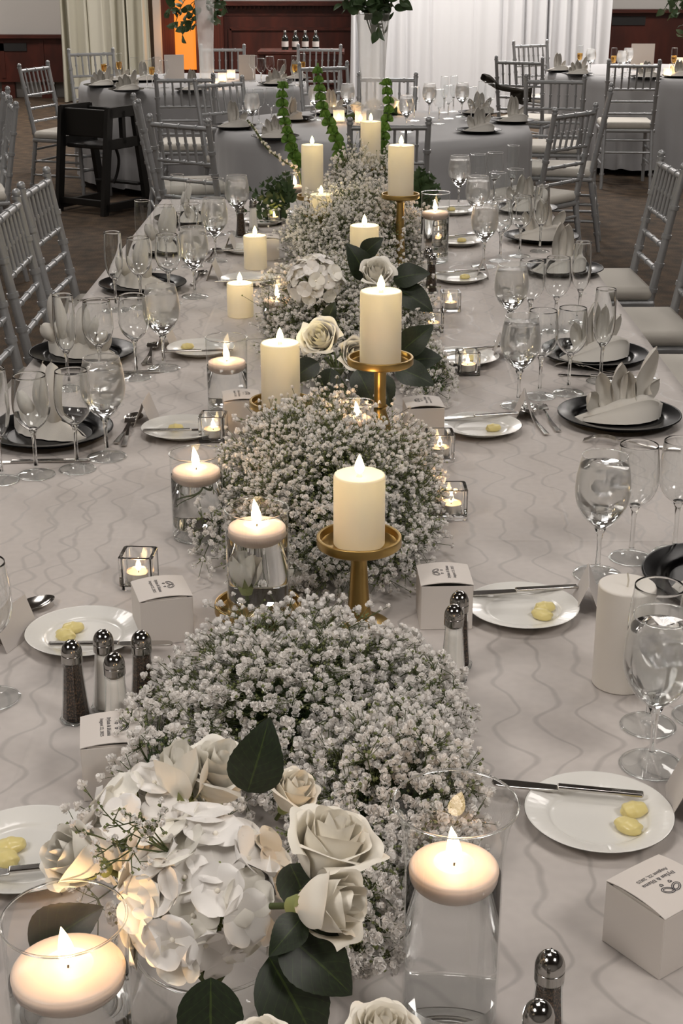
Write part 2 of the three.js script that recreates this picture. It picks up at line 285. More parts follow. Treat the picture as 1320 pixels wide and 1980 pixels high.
{
  const g1 = 'chairs along the long table', g2 = 'chairs around the round tables';
  chair(-62, 470, 1, 0.02, 'silver chair left of the long table nearest the camera, cushion behind black plates', g1);
  chair(16, 414, 1, -0.02, 'silver bamboo style chair on the left of the long table, second from the camera', g1);
  chair(73, 365, 1, 0.03, 'silver chair left of the long table, in front of the black high chair', g1);
  chair(1480, 452, -1, 0, 'chair right of the long table nearest the camera, only its cushion showing', g1);
  chair(1385, 384, -1, 0.02, 'chair right of the long table with the middle one of three white cushions', g1);
  chair(1293, 329, -1, 0.03, 'silver chair right of the long table, tall slanted back near the right edge', g1);
  chair(752, 247, -0.05, -1, 'silver chair behind the tall candles at the end of the long table', g2);
  chair(348, 245, 0.58, -0.81, 'silver chair at the front left of the middle round table, slatted back to camera', g2);
  chair(271, 204, 1, -0.22, 'silver chair left of the middle round table, in narrow profile beside the high chair', g2);
  chair(430, 165, 0.67, 0.73, 'silver chair at the back left of the middle round table beyond the folded napkin', g2);
  chair(626, 133, 0.4, 0.9, 'silver chair beyond the middle round table behind the green flower spires', g2);
  chair(748, 156, -0.1, 1, 'dark looking chair beyond the middle round table against the white drape', g2);
  chair(1098, 222, -0.75, -0.66, 'silver chair right of the middle round table, nearest the long table', g2);
  chair(1177, 182, -0.98, -0.17, 'silver chair right of the middle round table in profile, its cushion to the left', g2);
  chair(1073, 159, 0.15, -1, 'silver chair at the back right of the middle round table, beside its cloth', g2);
  chair(357, 156, -0.05, -1, 'silver chair in front of the left back table with its back to the camera', g2);
  chair(68, 134, 0.93, 0.35, 'silver chair standing alone on the brown carpet left of the black high chair', g2);
  chair(205, 107, 0.4, 0.9, 'silver chair in front of the cream curtain at the left back table', g2);
  chair(430, 97, 0.02, 1, 'silver chair beyond the left back table in front of the dark wood panelling', g2);
  chair(617, 97, -0.15, 1, 'silver chair at the right end of the left back table under the dark bottles', g2);
  chair(1225, 128, 0.05, -1, 'silver chair in front of the right back table, whole back facing the camera', g2);
  chair(1004, 122, 0.45, -0.9, 'silver chair left of the right back table with a dark shawl beside it', g2);
  chair(1026, 89, 0.5, 0.86, 'silver chair behind the right back table against the white drape', g2);
  chair(22, 209, -0.95, 0.3, 'silver chair cut by the left edge of the picture, white cushion showing behind', 'chairs at the left edge');
  chair(8, 190, -0.95, 0.15, 'silver chair at the far left edge standing behind the other edge chair', 'chairs at the left edge');
}

// black wooden high chair
{
  const o = group();
  const side = (x) => {
    const list = [], b = (a, c, w) => { const d = V(x, a[1], a[0]), e = V(x, c[1], c[0]), g = new THREE.BoxGeometry(0.035, d.distanceTo(e) + w * 0.3, w); g.applyQuaternion(new THREE.Quaternion().setFromUnitVectors(V(0, 1, 0), e.clone().sub(d).normalize())); list.push(g.translate((d.x + e.x) / 2, (d.y + e.y) / 2, (d.z + e.z) / 2)); };
    b([-0.25, 0], [-0.14, 0.74], 0.06); b([0.25, 0], [0.14, 0.74], 0.06); b([-0.14, 0.72], [0.14, 0.72], 0.075); b([-0.17, 0.50], [0.17, 0.50], 0.07); b([-0.24, 0.05], [0.24, 0.05], 0.055); b([0, 0.5], [0, 0.72], 0.035);
    return merge(list);
  };
  mesh('side_frame', side(-0.22), M.black, o); mesh('side_frame', side(0.22), M.black, o);
  mesh('seat', rbox(0.42, 0.03, 0.27, 0.01, 0, 0.47, 0), M.black, o);
  mesh('backrest', rbox(0.42, 0.2, 0.025, 0.01, 0, 0.64, -0.13), M.black, o);
  mesh('tray_rail', rbox(0.42, 0.06, 0.03, 0.01, 0, 0.70, 0.14), M.black, o);
  mesh('footrest', rbox(0.42, 0.02, 0.07, 0.008, 0, 0.18, 0.19), M.black, o);
  mesh('stretcher', rbox(0.42, 0.05, 0.03, 0.008, 0, 0.08, -0.22), M.black, o);
  mesh('strap', tube([V(-0.05, 0.47, 0.1), V(-0.06, 0.36, 0.13), V(-0.04, 0.24, 0.12), V(-0.02, 0.18, 0.1)], 0.012, 12, 5), M.black, o);
  o.scale.set(0.94, 0.94, 0.94);
  put(o, 'high_chair', V(-1.80, 0, -10.32), R(149), 'black wooden high chair standing on the carpet left of the tables', 'high chair');
}

// ------------------------------------------------------------------ tables and cloths
{
  const x0 = -0.785, x1 = 0.735, z0 = -0.45, z1 = -5.86, drop = 0.24;
  const o = group();
  mesh('table_top', rbox(x1 - x0 - 0.02, 0.03, z0 - z1 - 0.02, 0.008, (x0 + x1) / 2, TOP - 0.019, (z0 + z1) / 2), M.wood, o);
  for (const sx of [0.12, 0.88]) for (const sz of [0.04, 0.35, 0.65, 0.96]) mesh('leg', bar(V(lerp(x0, x1, sx), 0, lerp(z0, z1, sz)), V(lerp(x0, x1, sx), TOP - 0.03, lerp(z0, z1, sz)), 0.016), M.darkMetal, o);
  put(o, 'banquet_table', V(0, 0, 0), 0, 'long banquet table under the white damask cloth', 'table');
  // cloth: one sheet that bends over the edges, with pressed fold creases
  const rim = 0.012, crease = (x, c) => 0.0012 * Math.max(0, 1 - Math.abs(x - c) / 0.006);
  const xs = [], zs = [];
  for (let k = 0; k <= 8; k++) xs.push([x0, drop * (1 - k / 8), -1]);
  const cx = [-0.4, -0.02, 0.36];
  const inner = new Set(); for (let k = 1; k < 60; k++) inner.add(+lerp(x0, x1, k / 60).toFixed(4)); for (const c of cx) for (const d of [-0.006, -0.003, 0, 0.003, 0.006]) inner.add(+(c + d).toFixed(4));
  for (const x of [...inner].sort((a, b) => a - b)) xs.push([x, 0, 0]);
  for (let k = 0; k <= 8; k++) xs.push([x1, drop * k / 8, 1]);
  const zc = [-1.25, -2.24, -3.3, -4.4]; const iz = new Set(); for (let k = 0; k <= 150; k++) iz.add(+lerp(z0, z1, k / 150).toFixed(4)); for (const c of zc) for (const d of [-0.006, -0.003, 0, 0.003, 0.006]) iz.add(+(c + d).toFixed(4));
  const zl = [...iz].sort((a, b) => b - a);
  for (let k = 8; k >= 1; k--) zs.push([z0, drop * k / 8, 1]);
  for (const z of zl) zs.push([z, 0, 0]);
  for (let k = 1; k <= 8; k++) zs.push([z1, drop * k / 8, -1]);
  const g = surf((u, v) => {
    const X = xs[Math.round(u * (xs.length - 1))], Z = zs[Math.round(v * (zs.length - 1))];
    const h = Math.max(X[1], Z[1]);
    const ripX = 0.028 * X[1] / drop * Math.sin(Z[0] * 19 + Math.sin(Z[0] * 7)), ripZ = 0.028 * Z[1] / drop * Math.sin(X[0] * 17);
    let y = TOP - h; const bulge = (d) => rim * Math.min(1, d / 0.05);
    const p = V(X[0] + X[2] * (X[1] > 0 ? bulge(X[1]) + Math.abs(ripX) : 0), y, Z[0] + Z[2] * (Z[1] > 0 ? bulge(Z[1]) + Math.abs(ripZ) : 0));
    if (h === 0) { for (const c of cx) p.y += crease(X[0], c); for (const c of zc) p.y += crease(Z[0], c); }
    p.u = (X[0] + X[2] * X[1]) / 0.5; p.v = (Z[0] + Z[2] * Z[1]) / 0.5;
    return p;
  }, xs.length - 1, zs.length - 1);
  put(mesh('tablecloth', g, M.cloth), 'tablecloth', V(0, 0, 0), 0, 'white damask tablecloth with a wavy woven pattern covering the long table', 'tablecloth');
}
function roundTable(c, r, label, clothLabel, folds) {
  const o = group();
  mesh('table_top', lathe([[0, TOP - 0.035], [r - 0.01, TOP - 0.035], [r - 0.005, TOP - 0.02], [r - 0.01, TOP - 0.006], [0, TOP - 0.006]], 48), M.wood, o);
  for (let k = 0; k < 4; k++) { const a = k * Math.PI / 2 + 0.4; mesh('leg', bar(V(Math.cos(a) * 0.5, 0, Math.sin(a) * 0.5), V(Math.cos(a) * 0.5, TOP - 0.03, Math.sin(a) * 0.5), 0.016), M.darkMetal, o); }
  put(o, 'round_table', c.clone(), 0, label, 'table');
  const g = surf((u, v) => {
    const a = u * tau, top = 0.35;
    if (v <= top) { const q = v / top; return V(Math.cos(a) * r * q, TOP, -Math.sin(a) * r * q); }
    const t = (v - top) / (1 - top), w = Math.sin(a * folds + 1.2 * Math.sin(a * 3)) * 0.6 + Math.sin(a * (folds * 2 - 3)) * 0.4;
    const q = r + 0.012 + 0.025 * t * t + 0.03 * t * w;
    return V(Math.cos(a) * q, TOP - 0.008 - (TOP - 0.06) * t + 0.012 * t * w, -Math.sin(a) * q);
  }, 240, 26);
  put(mesh('round_tablecloth', g, M.roundCloth), 'round_tablecloth', c.clone(), 0, clothLabel, 'tablecloth');
}
roundTable(TF, 0.9, 'round banquet table beyond the end of the long table', 'grey white cloth to the floor on the middle round table beyond the long table', 26);
roundTable(TL, 0.88, 'round banquet table at the left back of the room', 'grey white cloth hanging in folds on the left back table', 24);
roundTable(TR, 0.9, 'round banquet table at the right back of the room', 'grey white cloth hanging in folds on the right back table', 25);
// ------------------------------------------------------------------ tableware prototypes
const torus = (r, t, y, s = 36) => new THREE.TorusGeometry(r, t, 6, s).rotateX(Math.PI / 2).translate(0, y, 0);
function stemware(foot, stemTop, bowl, fill, ice = 0, plain = false) {
  const o = group();
  mesh('foot', lathe(smooth([[0, 0.0005], [foot * 0.98, 0.0005], [foot, 0.0016], [foot * 0.9, 0.0032], [foot * 0.4, 0.006], [0.006, 0.011], [0.0042, 0.02]], 3), 36), M.glass, o);
  mesh('foot_edge', torus(foot * 0.985, 0.0011, 0.0013), M.solidGlass, o);
  mesh('stem', lathe([[0, 0.019], [0.0042, 0.019], [0.0036, 0.035], [0.0036, stemTop - 0.02], [0.0048, stemTop - 0.006], [0.009, stemTop + 0.004], [0, stemTop + 0.0045]], 20), M.solidGlass, o);
  const prof = smooth(bowl, 5), inn = prof.map((q, k) => [Math.max(0.0001, q[0] - 0.0011), q[1] + 0.0012 * (1 - k / prof.length)]).reverse();
  if (fill) mesh('bowl', lathe(prof.filter((q) => q[1] < 0.121), 44), M.glass, o);
  else if (plain) mesh('bowl', lathe(prof, 44), M.glass, o); else mesh('bowl', lathe([[0.0001, prof[0][1]], ...prof, ...inn, [0.0001, inn[inn.length - 1][1]]], 44), M.solidGlass, o);
  const last = bowl[bowl.length - 1];
  if (fill || plain) mesh('rim', torus(last[0], 0.0009, last[1]), M.solidGlass, o);
  if (fill) {
    const inner = prof.filter((p) => p[1] < fill).map((p) => [Math.max(0.0001, p[0] - 0.0018), p[1] + 0.001]), t = inner[inner.length - 1];
    mesh('water', lathe([[0, inner[0][1]], ...inner, [t[0], fill], [0, fill]], 40), M.water, o);
    const fz = prof.filter((p) => p[1] > 0.1165);
    mesh('condensation', lathe(fz, 40), M.frost, o);
    seed(5);
    for (let k = 0; k < ice; k++) { const c = mesh('ice_cube', new RoundedBoxGeometry(0.021, 0.021, 0.018, 2, 0.004), M.ice, o); const a = k * 1.15; c.position.set(Math.cos(a) * 0.02 * (k ? 1 : 0), 0.148 + 0.009 * (k % 3), Math.sin(a) * 0.02 * (k ? 1 : 0)); c.rotation.set(rnd() * 3, rnd() * 3, rnd() * 3); }
  }
  return o;
}
const GOBLET = [[0.0035, 0.0755], [0.013, 0.083], [0.026, 0.096], [0.0375, 0.115], [0.0425, 0.137], [0.0418, 0.16], [0.0385, 0.18], [0.0345, 0.198]];
const WINE = [[0.003, 0.0885], [0.014, 0.094], [0.0265, 0.107], [0.0335, 0.124], [0.035, 0.142], [0.0335, 0.165], [0.0300, 0.194]];
const FLUTE = [[0.003, 0.0855], [0.011, 0.090], [0.0195, 0.105], [0.0240, 0.126], [0.0252, 0.150], [0.0245, 0.180], [0.0225, 0.215]];
const goblet0 = stemware(0.037, 0.075, GOBLET, 0.182), gobletIced0 = stemware(0.037, 0.075, GOBLET, 0.182, 3);
const wine0 = stemware(0.034, 0.088, WINE, 0), wineFar0 = stemware(0.034, 0.088, WINE, 0, 0, true);           // far glasses have single walled bowls
const flute0 = stemware(0.031, 0.085, FLUTE, 0), fluteFar0 = stemware(0.031, 0.085, FLUTE, 0, 0, true);

const plate0 = (() => {
  const prof = smooth([[0, 0.006], [0.040, 0.006], [0.052, 0.0065], [0.058, 0.010], [0.070, 0.0135], [0.0825, 0.0165]], 4);
  const under = [[0.0835, 0.0158], [0.070, 0.0112], [0.055, 0.003], [0.048, 0], [0.044, 0], [0.043, 0.002], [0, 0.002]];
  const g = lathe([...under.reverse(), ...prof.reverse()], 96), p = g.attributes.position;
  for (let i = 0; i < p.count; i++) { const x = p.getX(i), z = p.getZ(i), r = Math.hypot(x, z); if (r > 0.058 && r < 0.080 && p.getY(i) > 0.0085) { const a = Math.atan2(z, x); p.setY(i, p.getY(i) + 0.0006 * Math.sin(a * 48 + r * 160)); } }
  g.computeVertexNormals(); return mesh('bread_plate', g, M.china);
})();
const charger0 = (() => {
  const prof = smooth([[0, 0.005], [0.075, 0.005], [0.086, 0.006], [0.094, 0.012], [0.110, 0.0165], [0.128, 0.020]], 4);
  const under = [[0, 0], [0.082, 0], [0.092, 0.006], [0.110, 0.0125], [0.1285, 0.0175]];
  return mesh('charger', lathe([...under, ...prof.reverse()], 72), M.charger);
})();
// folded napkin: a low wrapped crescent with standing pointed leaves of cloth
function makeNapkin(variant) {
  const o = group();
  const leaf = (w, h, curl) => surf((u, v) => {
    const s = (u - 0.5) * 2, half = w * Math.pow(1 - v, 0.55) * (0.62 + 1.05 * v), a = s * 1.25;
    return V(Math.sin(a) * half, v * h * (1 - 0.05 * s * s), 0.22 * h * v * v + (1 - Math.cos(a)) * half * curl - 0.010 * Math.sin(v * Math.PI) + 0.0025 * Math.sin(v * 7 + s * 4));
  }, 14, 16);
  const crest = (t) => lerp(0.010, 0.066, Math.pow(t, 0.9)) * Math.pow(Math.sin(Math.PI * clamp(0.06 + 0.94 * t, 0.02, 0.985)), 0.3), dep = (t) => 0.044 * Math.pow(Math.sin(Math.PI * clamp(t, 0.02, 0.985)), 0.6) * lerp(0.75, 1.05, t);
  const wrap = (off, lift, back) => surf((u, v) => {
    const t = u, a = v * Math.PI, x = -0.092 + 0.180 * t;
    const side = Math.cos(a), up = (1 - Math.pow(Math.abs(side), 1.15)) * 1.0;
    return V(x + 0.012 * up * (t - 0.5), 0.0008 + lift + up * crest(t) * (1 + 0.05 * Math.sin(t * 23 + v * 6)), side * (dep(t) + off) * (back || 1) + 0.010 * Math.sin(Math.PI * t) * (1 - v) + 0.0015 * Math.sin(t * 40 + v * 3));
  }, 40, 16);
  mesh('wrapped_base', wrap(0, 0), M.napkin, o);
  mesh('cross_fold', surf((u, v) => {                                // front cuff laid over the base
    const t = 0.06 + 0.9 * u, x = -0.092 + 0.180 * t, a = lerp(0.12, 1.25, v), up = (1 - Math.pow(Math.abs(Math.cos(a)), 1.25)) * 1.12, lip = v > 0.85 ? (v - 0.85) * 0.03 : 0;
    return V(x, 0.002 + up * crest(t) * 1.04 * (0.75 + 0.3 * t), Math.cos(a) * dep(t) + 0.0045 + 0.010 * Math.sin(Math.PI * t) * (1 - v / 2) + lip);
  }, 36, 10), M.napkin, o);
  const P3 = variant === 0 ? [[-0.052, 0.026, 0.052, 0.50, 0.55], [-0.022, 0.024, 0.082, 0.22, -0.35], [-0.004, 0.027, 0.096, 0.05, 0.25], [0.020, 0.024, 0.072, -0.05, -0.5], [0.040, 0.031, 0.118, -0.20, 0.5], [0.064, 0.026, 0.050, -0.75, 0.9]]
    : variant === 1 ? [[-0.010, 0.032, 0.128, 0.05, 0.15], [0.012, 0.030, 0.118, -0.1, -0.4], [0.040, 0.026, 0.060, -0.5, 0.7]]
      : [[-0.034, 0.027, 0.075, 0.3, -0.3], [-0.010, 0.030, 0.112, 0.08, 0.2], [0.014, 0.027, 0.100, -0.1, -0.3], [0.040, 0.027, 0.070, -0.45, 0.6]];
  for (const [x, w, h, tilt, tw] of P3) { const m = mesh('standing_fold', leaf(w, h, 0.95), M.napkin, o); m.position.set(x, lerp(0.016, 0.036, (x + 0.05) / 0.1), -0.008); m.rotation.set(-0.10, tw, tilt); }
  return o;
}
const napkins = [0, 1, 2].map(makeNapkin);

// cutlery lies along x, handle towards +x
const extr = (pts, t, bevel = 0.0006) => { const s = new THREE.Shape(); s.moveTo(pts[0][0], pts[0][1]); s.splineThru(pts.slice(1).map((p) => new THREE.Vector2(p[0], p[1]))); const g = new THREE.ExtrudeGeometry(s, { depth: t, bevelEnabled: true, bevelSize: bevel, bevelThickness: bevel, bevelSegments: 2, curveSegments: 24 }); g.rotateX(Math.PI / 2); g.translate(0, t + bevel, 0); return g; };
function makeKnife(len) {
  const o = group(), h = len / 2;
  mesh('blade', extr([[-h, 0.001], [-h + 0.006, 0.0075], [-h + 0.03, 0.0085], [-h + 0.07, 0.0065], [-h + 0.076, 0.003], [-h + 0.076, -0.003], [-h + 0.06, -0.0045], [-h + 0.02, -0.0055], [-h + 0.003, -0.004], [-h, 0.001]], 0.0012), M.steel, o);
  mesh('handle', rbox(len - 0.074, 0.005, 0.0105, 0.0024, 0.037, 0.003, 0), M.steel, o);
  return o;
}
const knife0 = makeKnife(0.172), dinnerKnife0 = makeKnife(0.225);
function bent(g, f) { const p = g.attributes.position; for (let i = 0; i < p.count; i++) p.setY(i, p.getY(i) + f(p.getX(i), p.getZ(i))); g.computeVertexNormals(); return g; }
const fork0 = (() => {
  const o = group(), arch = (x) => (x < -0.02 ? 0.012 * Math.sin((x + 0.095) / 0.075 * Math.PI * 0.9) : 0.008 * Math.max(0, 1 - (x + 0.02) / 0.05));
  const tines = []; for (let k = 0; k < 4; k++) { const z = (k - 1.5) * 0.0058; tines.push(bent(new THREE.BoxGeometry(0.045, 0.0016, 0.0028, 10, 1, 1).translate(-0.0725, 0.003, z), arch)); }
  mesh('tines', merge(tines), M.steel, o);
  mesh('handle', bent(merge([new THREE.BoxGeometry(0.022, 0.0018, 0.0215, 6, 1, 4).translate(-0.041, 0.003, 0), (() => { const g = new THREE.BoxGeometry(0.125, 0.0022, 0.011, 24, 1, 2).translate(0.0325, 0.003, 0), p = g.attributes.position; for (let i = 0; i < p.count; i++) p.setZ(i, p.getZ(i) * (0.45 + 0.6 * clamp((p.getX(i)) / 0.09, 0, 1))); return g; })()]), arch), M.steel, o);
  return o;
})();
const spoon0 = (() => {
  const o = group();
  mesh('spoon_bowl', surf((u, v) => { const a = u * tau, r = v; const x = Math.cos(a) * 0.029 * r, z = Math.sin(a) * 0.0195 * r * (1 + 0.12 * Math.cos(a)); return V(-0.066 + x, 0.0015 + 0.0085 * r * r, z); }, 28, 8), M.steel, o);
  const g = new THREE.BoxGeometry(0.13, 0.0024, 0.011, 24, 1, 2).translate(0.03, 0.004, 0), p = g.attributes.position;
  for (let i = 0; i < p.count; i++) p.setZ(i, p.getZ(i) * (0.42 + 0.6 * clamp((p.getX(i)) / 0.09, 0, 1)));
  mesh('handle', bent(g, (x) => 0.009 * Math.max(0, 1 - (x + 0.035) / 0.06) * (x > -0.036 ? 1 : 1)), M.steel, o);
  return o;
})();
const butter0 = (() => {
  const g = new THREE.SphereGeometry(1, 28, 16), p = g.attributes.position;
  for (let i = 0; i < p.count; i++) { const x = p.getX(i), y = p.getY(i), z = p.getZ(i); const k = 1 + 0.10 * Math.sin(x * 9 + z * 2 + y * 2) * (y > -0.3 ? 1 : 0); p.setXYZ(i, x * 0.0165 * k, Math.max(y, -0.55) * 0.0085 * (1 + 0.35 * (k - 1)) + 0.0047, z * 0.0125 * (1 + 0.5 * (k - 1))); }
  g.computeVertexNormals(); return mesh('butter_pat', g, M.butter);
})();
const card0 = (() => {                                              // folded tent card, ridge along x
  const o = group(), h = 0.052, d = 0.020, w = 0.085, sl = Math.hypot(h, d), a = Math.atan2(d, h);
  for (const s of [-1, 1]) { const m = mesh('leaf_panel', new THREE.BoxGeometry(w, sl, 0.0006), M.card, o); m.position.set(0, h / 2, s * d / 2); m.rotation.x = -s * a; }
  return o;
})();
function makeShaker(fill, name) {
  const o = group(), prof = [[0.0185, 0], [0.0205, 0.003], [0.0185, 0.009], [0.0165, 0.022], [0.0145, 0.045], [0.0128, 0.068], [0.0122, 0.079], [0.0135, 0.0815], [0.0135, 0.085]];
  const facet = (k) => { const g = new THREE.LatheGeometry([[0, 0.0002], ...prof, [0, 0.085]].map((p) => new THREE.Vector2(Math.max(0, p[0] * k), p[1])), 8).toNonIndexed(); g.computeVertexNormals(); return g; };
  mesh('glass_body', facet(1), M.glass, o);
  const ribs = []; for (let k = 0; k < 8; k++) { const a = (k + 0.0) * tau / 8, pts = prof.map(([r, y]) => V(Math.sin(a) * (r - 0.0008), y, Math.cos(a) * (r - 0.0008))); ribs.push(tube(pts, 0.0010, 20, 5)); }
  mesh('glass_ribs', merge(ribs), M.glass, o); mesh('base_rim', torus(0.0196, 0.0016, 0.003, 8), M.cut, o);
  mesh('fill', new THREE.LatheGeometry([[0, 0.005], [0.0168, 0.005], [0.0152, 0.022], [0.0132, 0.045], [0.0115, 0.068], [0.0110, 0.080], [0, 0.080]].map((p) => new THREE.Vector2(...p)), 8), fill, o);
  mesh('cap', lathe(smooth([[0.0132, 0.0835], [0.0132, 0.092], [0.0126, 0.0935], [0.0132, 0.095], [0.0128, 0.100], [0.0105, 0.106], [0.006, 0.1105], [0.0001, 0.112]], 4), 32), M.chrome, o);
  const holes = []; for (let k = 0; k < 6; k++) holes.push(new THREE.SphereGeometry(0.0009, 6, 4).translate(Math.cos(k * tau / 6) * 0.0055, 0.1105, Math.sin(k * tau / 6) * 0.0055));
  mesh('pour_hole', merge(holes), M.darkMetal, o);
  return o;
}
const pepper0 = makeShaker(M.pepper), salt0 = makeShaker(M.salt);

// favour box with a printed, slightly bowed lid
const printMat = (() => {
  const c = document.createElement('canvas'); c.width = 512; c.height = 512; const x = c.getContext('2d');
  x.clearRect(0, 0, 512, 512); x.fillStyle = '#33333a'; x.strokeStyle = '#33333a'; x.textAlign = 'center';
  x.lineWidth = 7; x.lineJoin = 'round';
  const heart = (cx, cy, s) => { x.beginPath(); x.moveTo(cx, cy + s); x.bezierCurveTo(cx - 1.7 * s, cy - 0.2 * s, cx - 0.9 * s, cy - 1.4 * s, cx, cy - 0.45 * s); x.bezierCurveTo(cx + 0.9 * s, cy - 1.4 * s, cx + 1.7 * s, cy - 0.2 * s, cx, cy + s); x.stroke(); };
  for (const s of [-1, 1]) { x.beginPath(); x.ellipse(256 + s * 46, 150, 56, 34, s * 0.5, 0, tau); x.stroke(); x.beginPath(); x.ellipse(256 + s * 46, 150, 40, 20, s * 0.5, 0, tau); x.stroke(); }
  heart(208, 222, 15); heart(304, 222, 15);
  x.font = 'bold 50px serif'; x.fillText('Dylan & Diana', 256, 310); x.font = 'bold 46px serif'; x.fillText('August 22, 2025', 256, 376);
  const t = new THREE.CanvasTexture(c); t.colorSpace = THREE.SRGBColorSpace;
  return S({ map: t, transparent: true, roughness: 0.7 });
})();
const giftBox0 = (() => {
  const o = group(), s = 0.074, h = 0.068;
  mesh('box_body', merge([rbox(s, h, 0.0012, 0.0005, 0, h / 2, s / 2), rbox(s, h, 0.0012, 0.0005, 0, h / 2, -s / 2), rbox(0.0012, h, s, 0.0005, s / 2, h / 2, 0), rbox(0.0012, h, s, 0.0005, -s / 2, h / 2, 0), rbox(s, 0.0012, s, 0.0005, 0, 0.0008, 0)]), M.paper, o);
  const bow = (x, z) => h + 0.0015 + 0.0042 * (1 - Math.pow(z / (s / 2), 2)) + 0.0008 * Math.cos(x / s * 3);
  const lid = mesh('lid', merge([surf((u, v) => { const x = (u - 0.5) * (s + 0.001), z = (v - 0.5) * (s + 0.002); return V(x, bow(x, z), -z); }, 10, 16), surf((u, v) => { const x = (0.5 - u) * (s + 0.001), z = (v - 0.5) * (s + 0.002); return V(x, bow(x, z) - 0.0009, -z); }, 10, 16), box(0.018, 0.010, 0.0006, s / 2 - 0.010, h - 0.004, s / 2 - 0.0018), box(0.0006, 0.012, s * 0.8, s / 2 - 0.0016, h - 0.004, 0)]), M.paper, o);
  mesh('print', surf((u, v) => { const x = (u - 0.5) * 0.062, z = (v - 0.5) * 0.062; const p = V(x, bow(x, z) + 0.0004, -z); p.u = u; p.v = v; return p; }, 6, 10), printMat, o);
  return o;
})();

// tealight in a heavy square glass
function flameGeo(h, r) { return lathe(smooth([[0.0001, 0], [r * 0.72, h * 0.10], [r, h * 0.30], [r * 0.88, h * 0.50], [r * 0.52, h * 0.76], [r * 0.2, h * 0.92], [0.0001, h]], 5), 16); }
function light(o, y, color, k) { const l = new THREE.PointLight(color, CANDLE * k); l.position.set(0, y, 0); l.shadow.radius = 0.2; l.castShadow = true; o.add(l); }
const FIRE = rgb(1, 0.56, 0.26), LED = rgb(1, 0.79, 0.38);
function makeTealight(lit = 1) {
  const s = 0.052, q = s / 2, sh = new THREE.Shape(), r = 0.006;
  sh.moveTo(-q + r, -q); sh.lineTo(q - r, -q); sh.quadraticCurveTo(q, -q, q, -q + r); sh.lineTo(q, q - r); sh.quadraticCurveTo(q, q, q - r, q); sh.lineTo(-q + r, q); sh.quadraticCurveTo(-q, q, -q, q - r); sh.lineTo(-q, -q + r); sh.quadraticCurveTo(-q, -q, -q + r, -q);
  const baseShape = sh.clone(), hole = new THREE.Path(); const w = q - 0.0042, rr2 = 0.008;
  hole.moveTo(-w + rr2, -w); hole.lineTo(w - rr2, -w); hole.quadraticCurveTo(w, -w, w, -w + rr2); hole.lineTo(w, w - rr2); hole.quadraticCurveTo(w, w, w - rr2, w); hole.lineTo(-w + rr2, w); hole.quadraticCurveTo(-w, w, -w, w - rr2); hole.lineTo(-w, -w + rr2); hole.quadraticCurveTo(-w, -w, -w + rr2, -w);
  sh.holes.push(hole);
  const ex = (shape, d) => new THREE.ExtrudeGeometry(shape, { depth: d, bevelEnabled: true, bevelSize: 0.0008, bevelThickness: 0.0008, bevelSegments: 2, curveSegments: 8 }).rotateX(-Math.PI / 2);
  const holder = group();
  mesh('glass_wall', ex(sh, 0.044).translate(0, 0.0085, 0), M.solidGlass, holder);
  mesh('glass_base', ex(baseShape, 0.0058).translate(0, 0.0008, 0), M.solidGlass, holder);
  const t = group(); const y = 0.0;
  mesh('metal_cup', lathe([[0, 0.0002], [0.0185, 0.0002], [0.019, 0.001], [0.019, 0.0155], [0.0196, 0.016], [0.0186, 0.0155], [0.0184, 0.0125]], 32), M.tin, t);
  mesh('wax', lathe([[0.0001, 0.0128], [0.0182, 0.0132], [0.0184, 0.0125], [0.0184, 0.002]], 28), M.waxWhite, t);
  mesh('wick', bar(V(0, 0.012, 0), V(0.0005, 0.019, 0), 0.0007), M.wick, t);
  mesh('flame', flameGeo(0.021, 0.0042).translate(0, 0.016, 0), M.flame, t);
  light(t, 0.026, FIRE, 0.55 * lit);
  return [holder, t];
}
const [cube0, tea0] = makeTealight();

// pillar candles, floating candles, holders
function pillar(r, h, lit, wickMat) {
  const o = group(), e = 0.003;
  mesh('wax', lathe([[0, 0.0002], [r - 0.001, 0.0002], [r, 0.0015], [r, h - e], [r - 0.0008, h - 0.001], [r - 0.003, h], [r - 0.006, h - 0.0012], [r * 0.4, h - 0.0035], [0.0001, h - 0.004]], 48), lit ? M.ivory : M.waxPlain, o);
  if (lit) { mesh('flame_stand', lathe([[0.0001, h - 0.004], [0.0045, h - 0.004], [0.003, h + 0.003], [0.0001, h + 0.004]], 12), M.ivory, o); const f = mesh('flame', flameGeo(0.028, 0.0070).translate(0, h + 0.001, 0), M.ledFlame, o); f.rotation.z = 0.0; light(o, h + 0.014, LED, 0.9); light(o, h - 0.014, LED, 0.09); }
  else mesh('wick', tube([V(0, h - 0.005, 0), V(0.001, h + 0.005, 0), V(-0.001, h + 0.016, 0.001)], 0.0012, 8, 6), M.wickWhite, o);
  return o;
}
function floater(r, lit = 1, fh = 0.038) {
  const o = group();
  mesh('wax', lathe(smooth([[0.0001, 0], [r * 0.6, 0.001], [r * 0.92, 0.011], [r, 0.020], [r * 0.985, 0.0235], [r * 0.93, 0.0255], [r * 0.72, 0.0275], [r * 0.48, 0.0285], [r * 0.4, 0.0275], [r * 0.15, 0.025], [0.0001, 0.0247]], 4), 48), M.waxWhite, o);
  mesh('wick', tube([V(0, 0.023, 0), V(0.0006, 0.029, 0), V(0.002, 0.034, 0.0005)], 0.0009, 6, 5), M.wick, o);
  const f = mesh('flame', flameGeo(fh, fh * 0.19).translate(0, 0.028, 0), M.flame, o);
  { const p = f.geometry.attributes.position; for (let i = 0; i < p.count; i++) { const t = (p.getY(i) - 0.028) / fh; p.setX(i, p.getX(i) - 0.004 * t * t * (fh / 0.038)); } f.geometry.computeVertexNormals(); }
  light(o, 0.028 + fh * 0.42, FIRE, 0.6 * lit);
  return o;
}
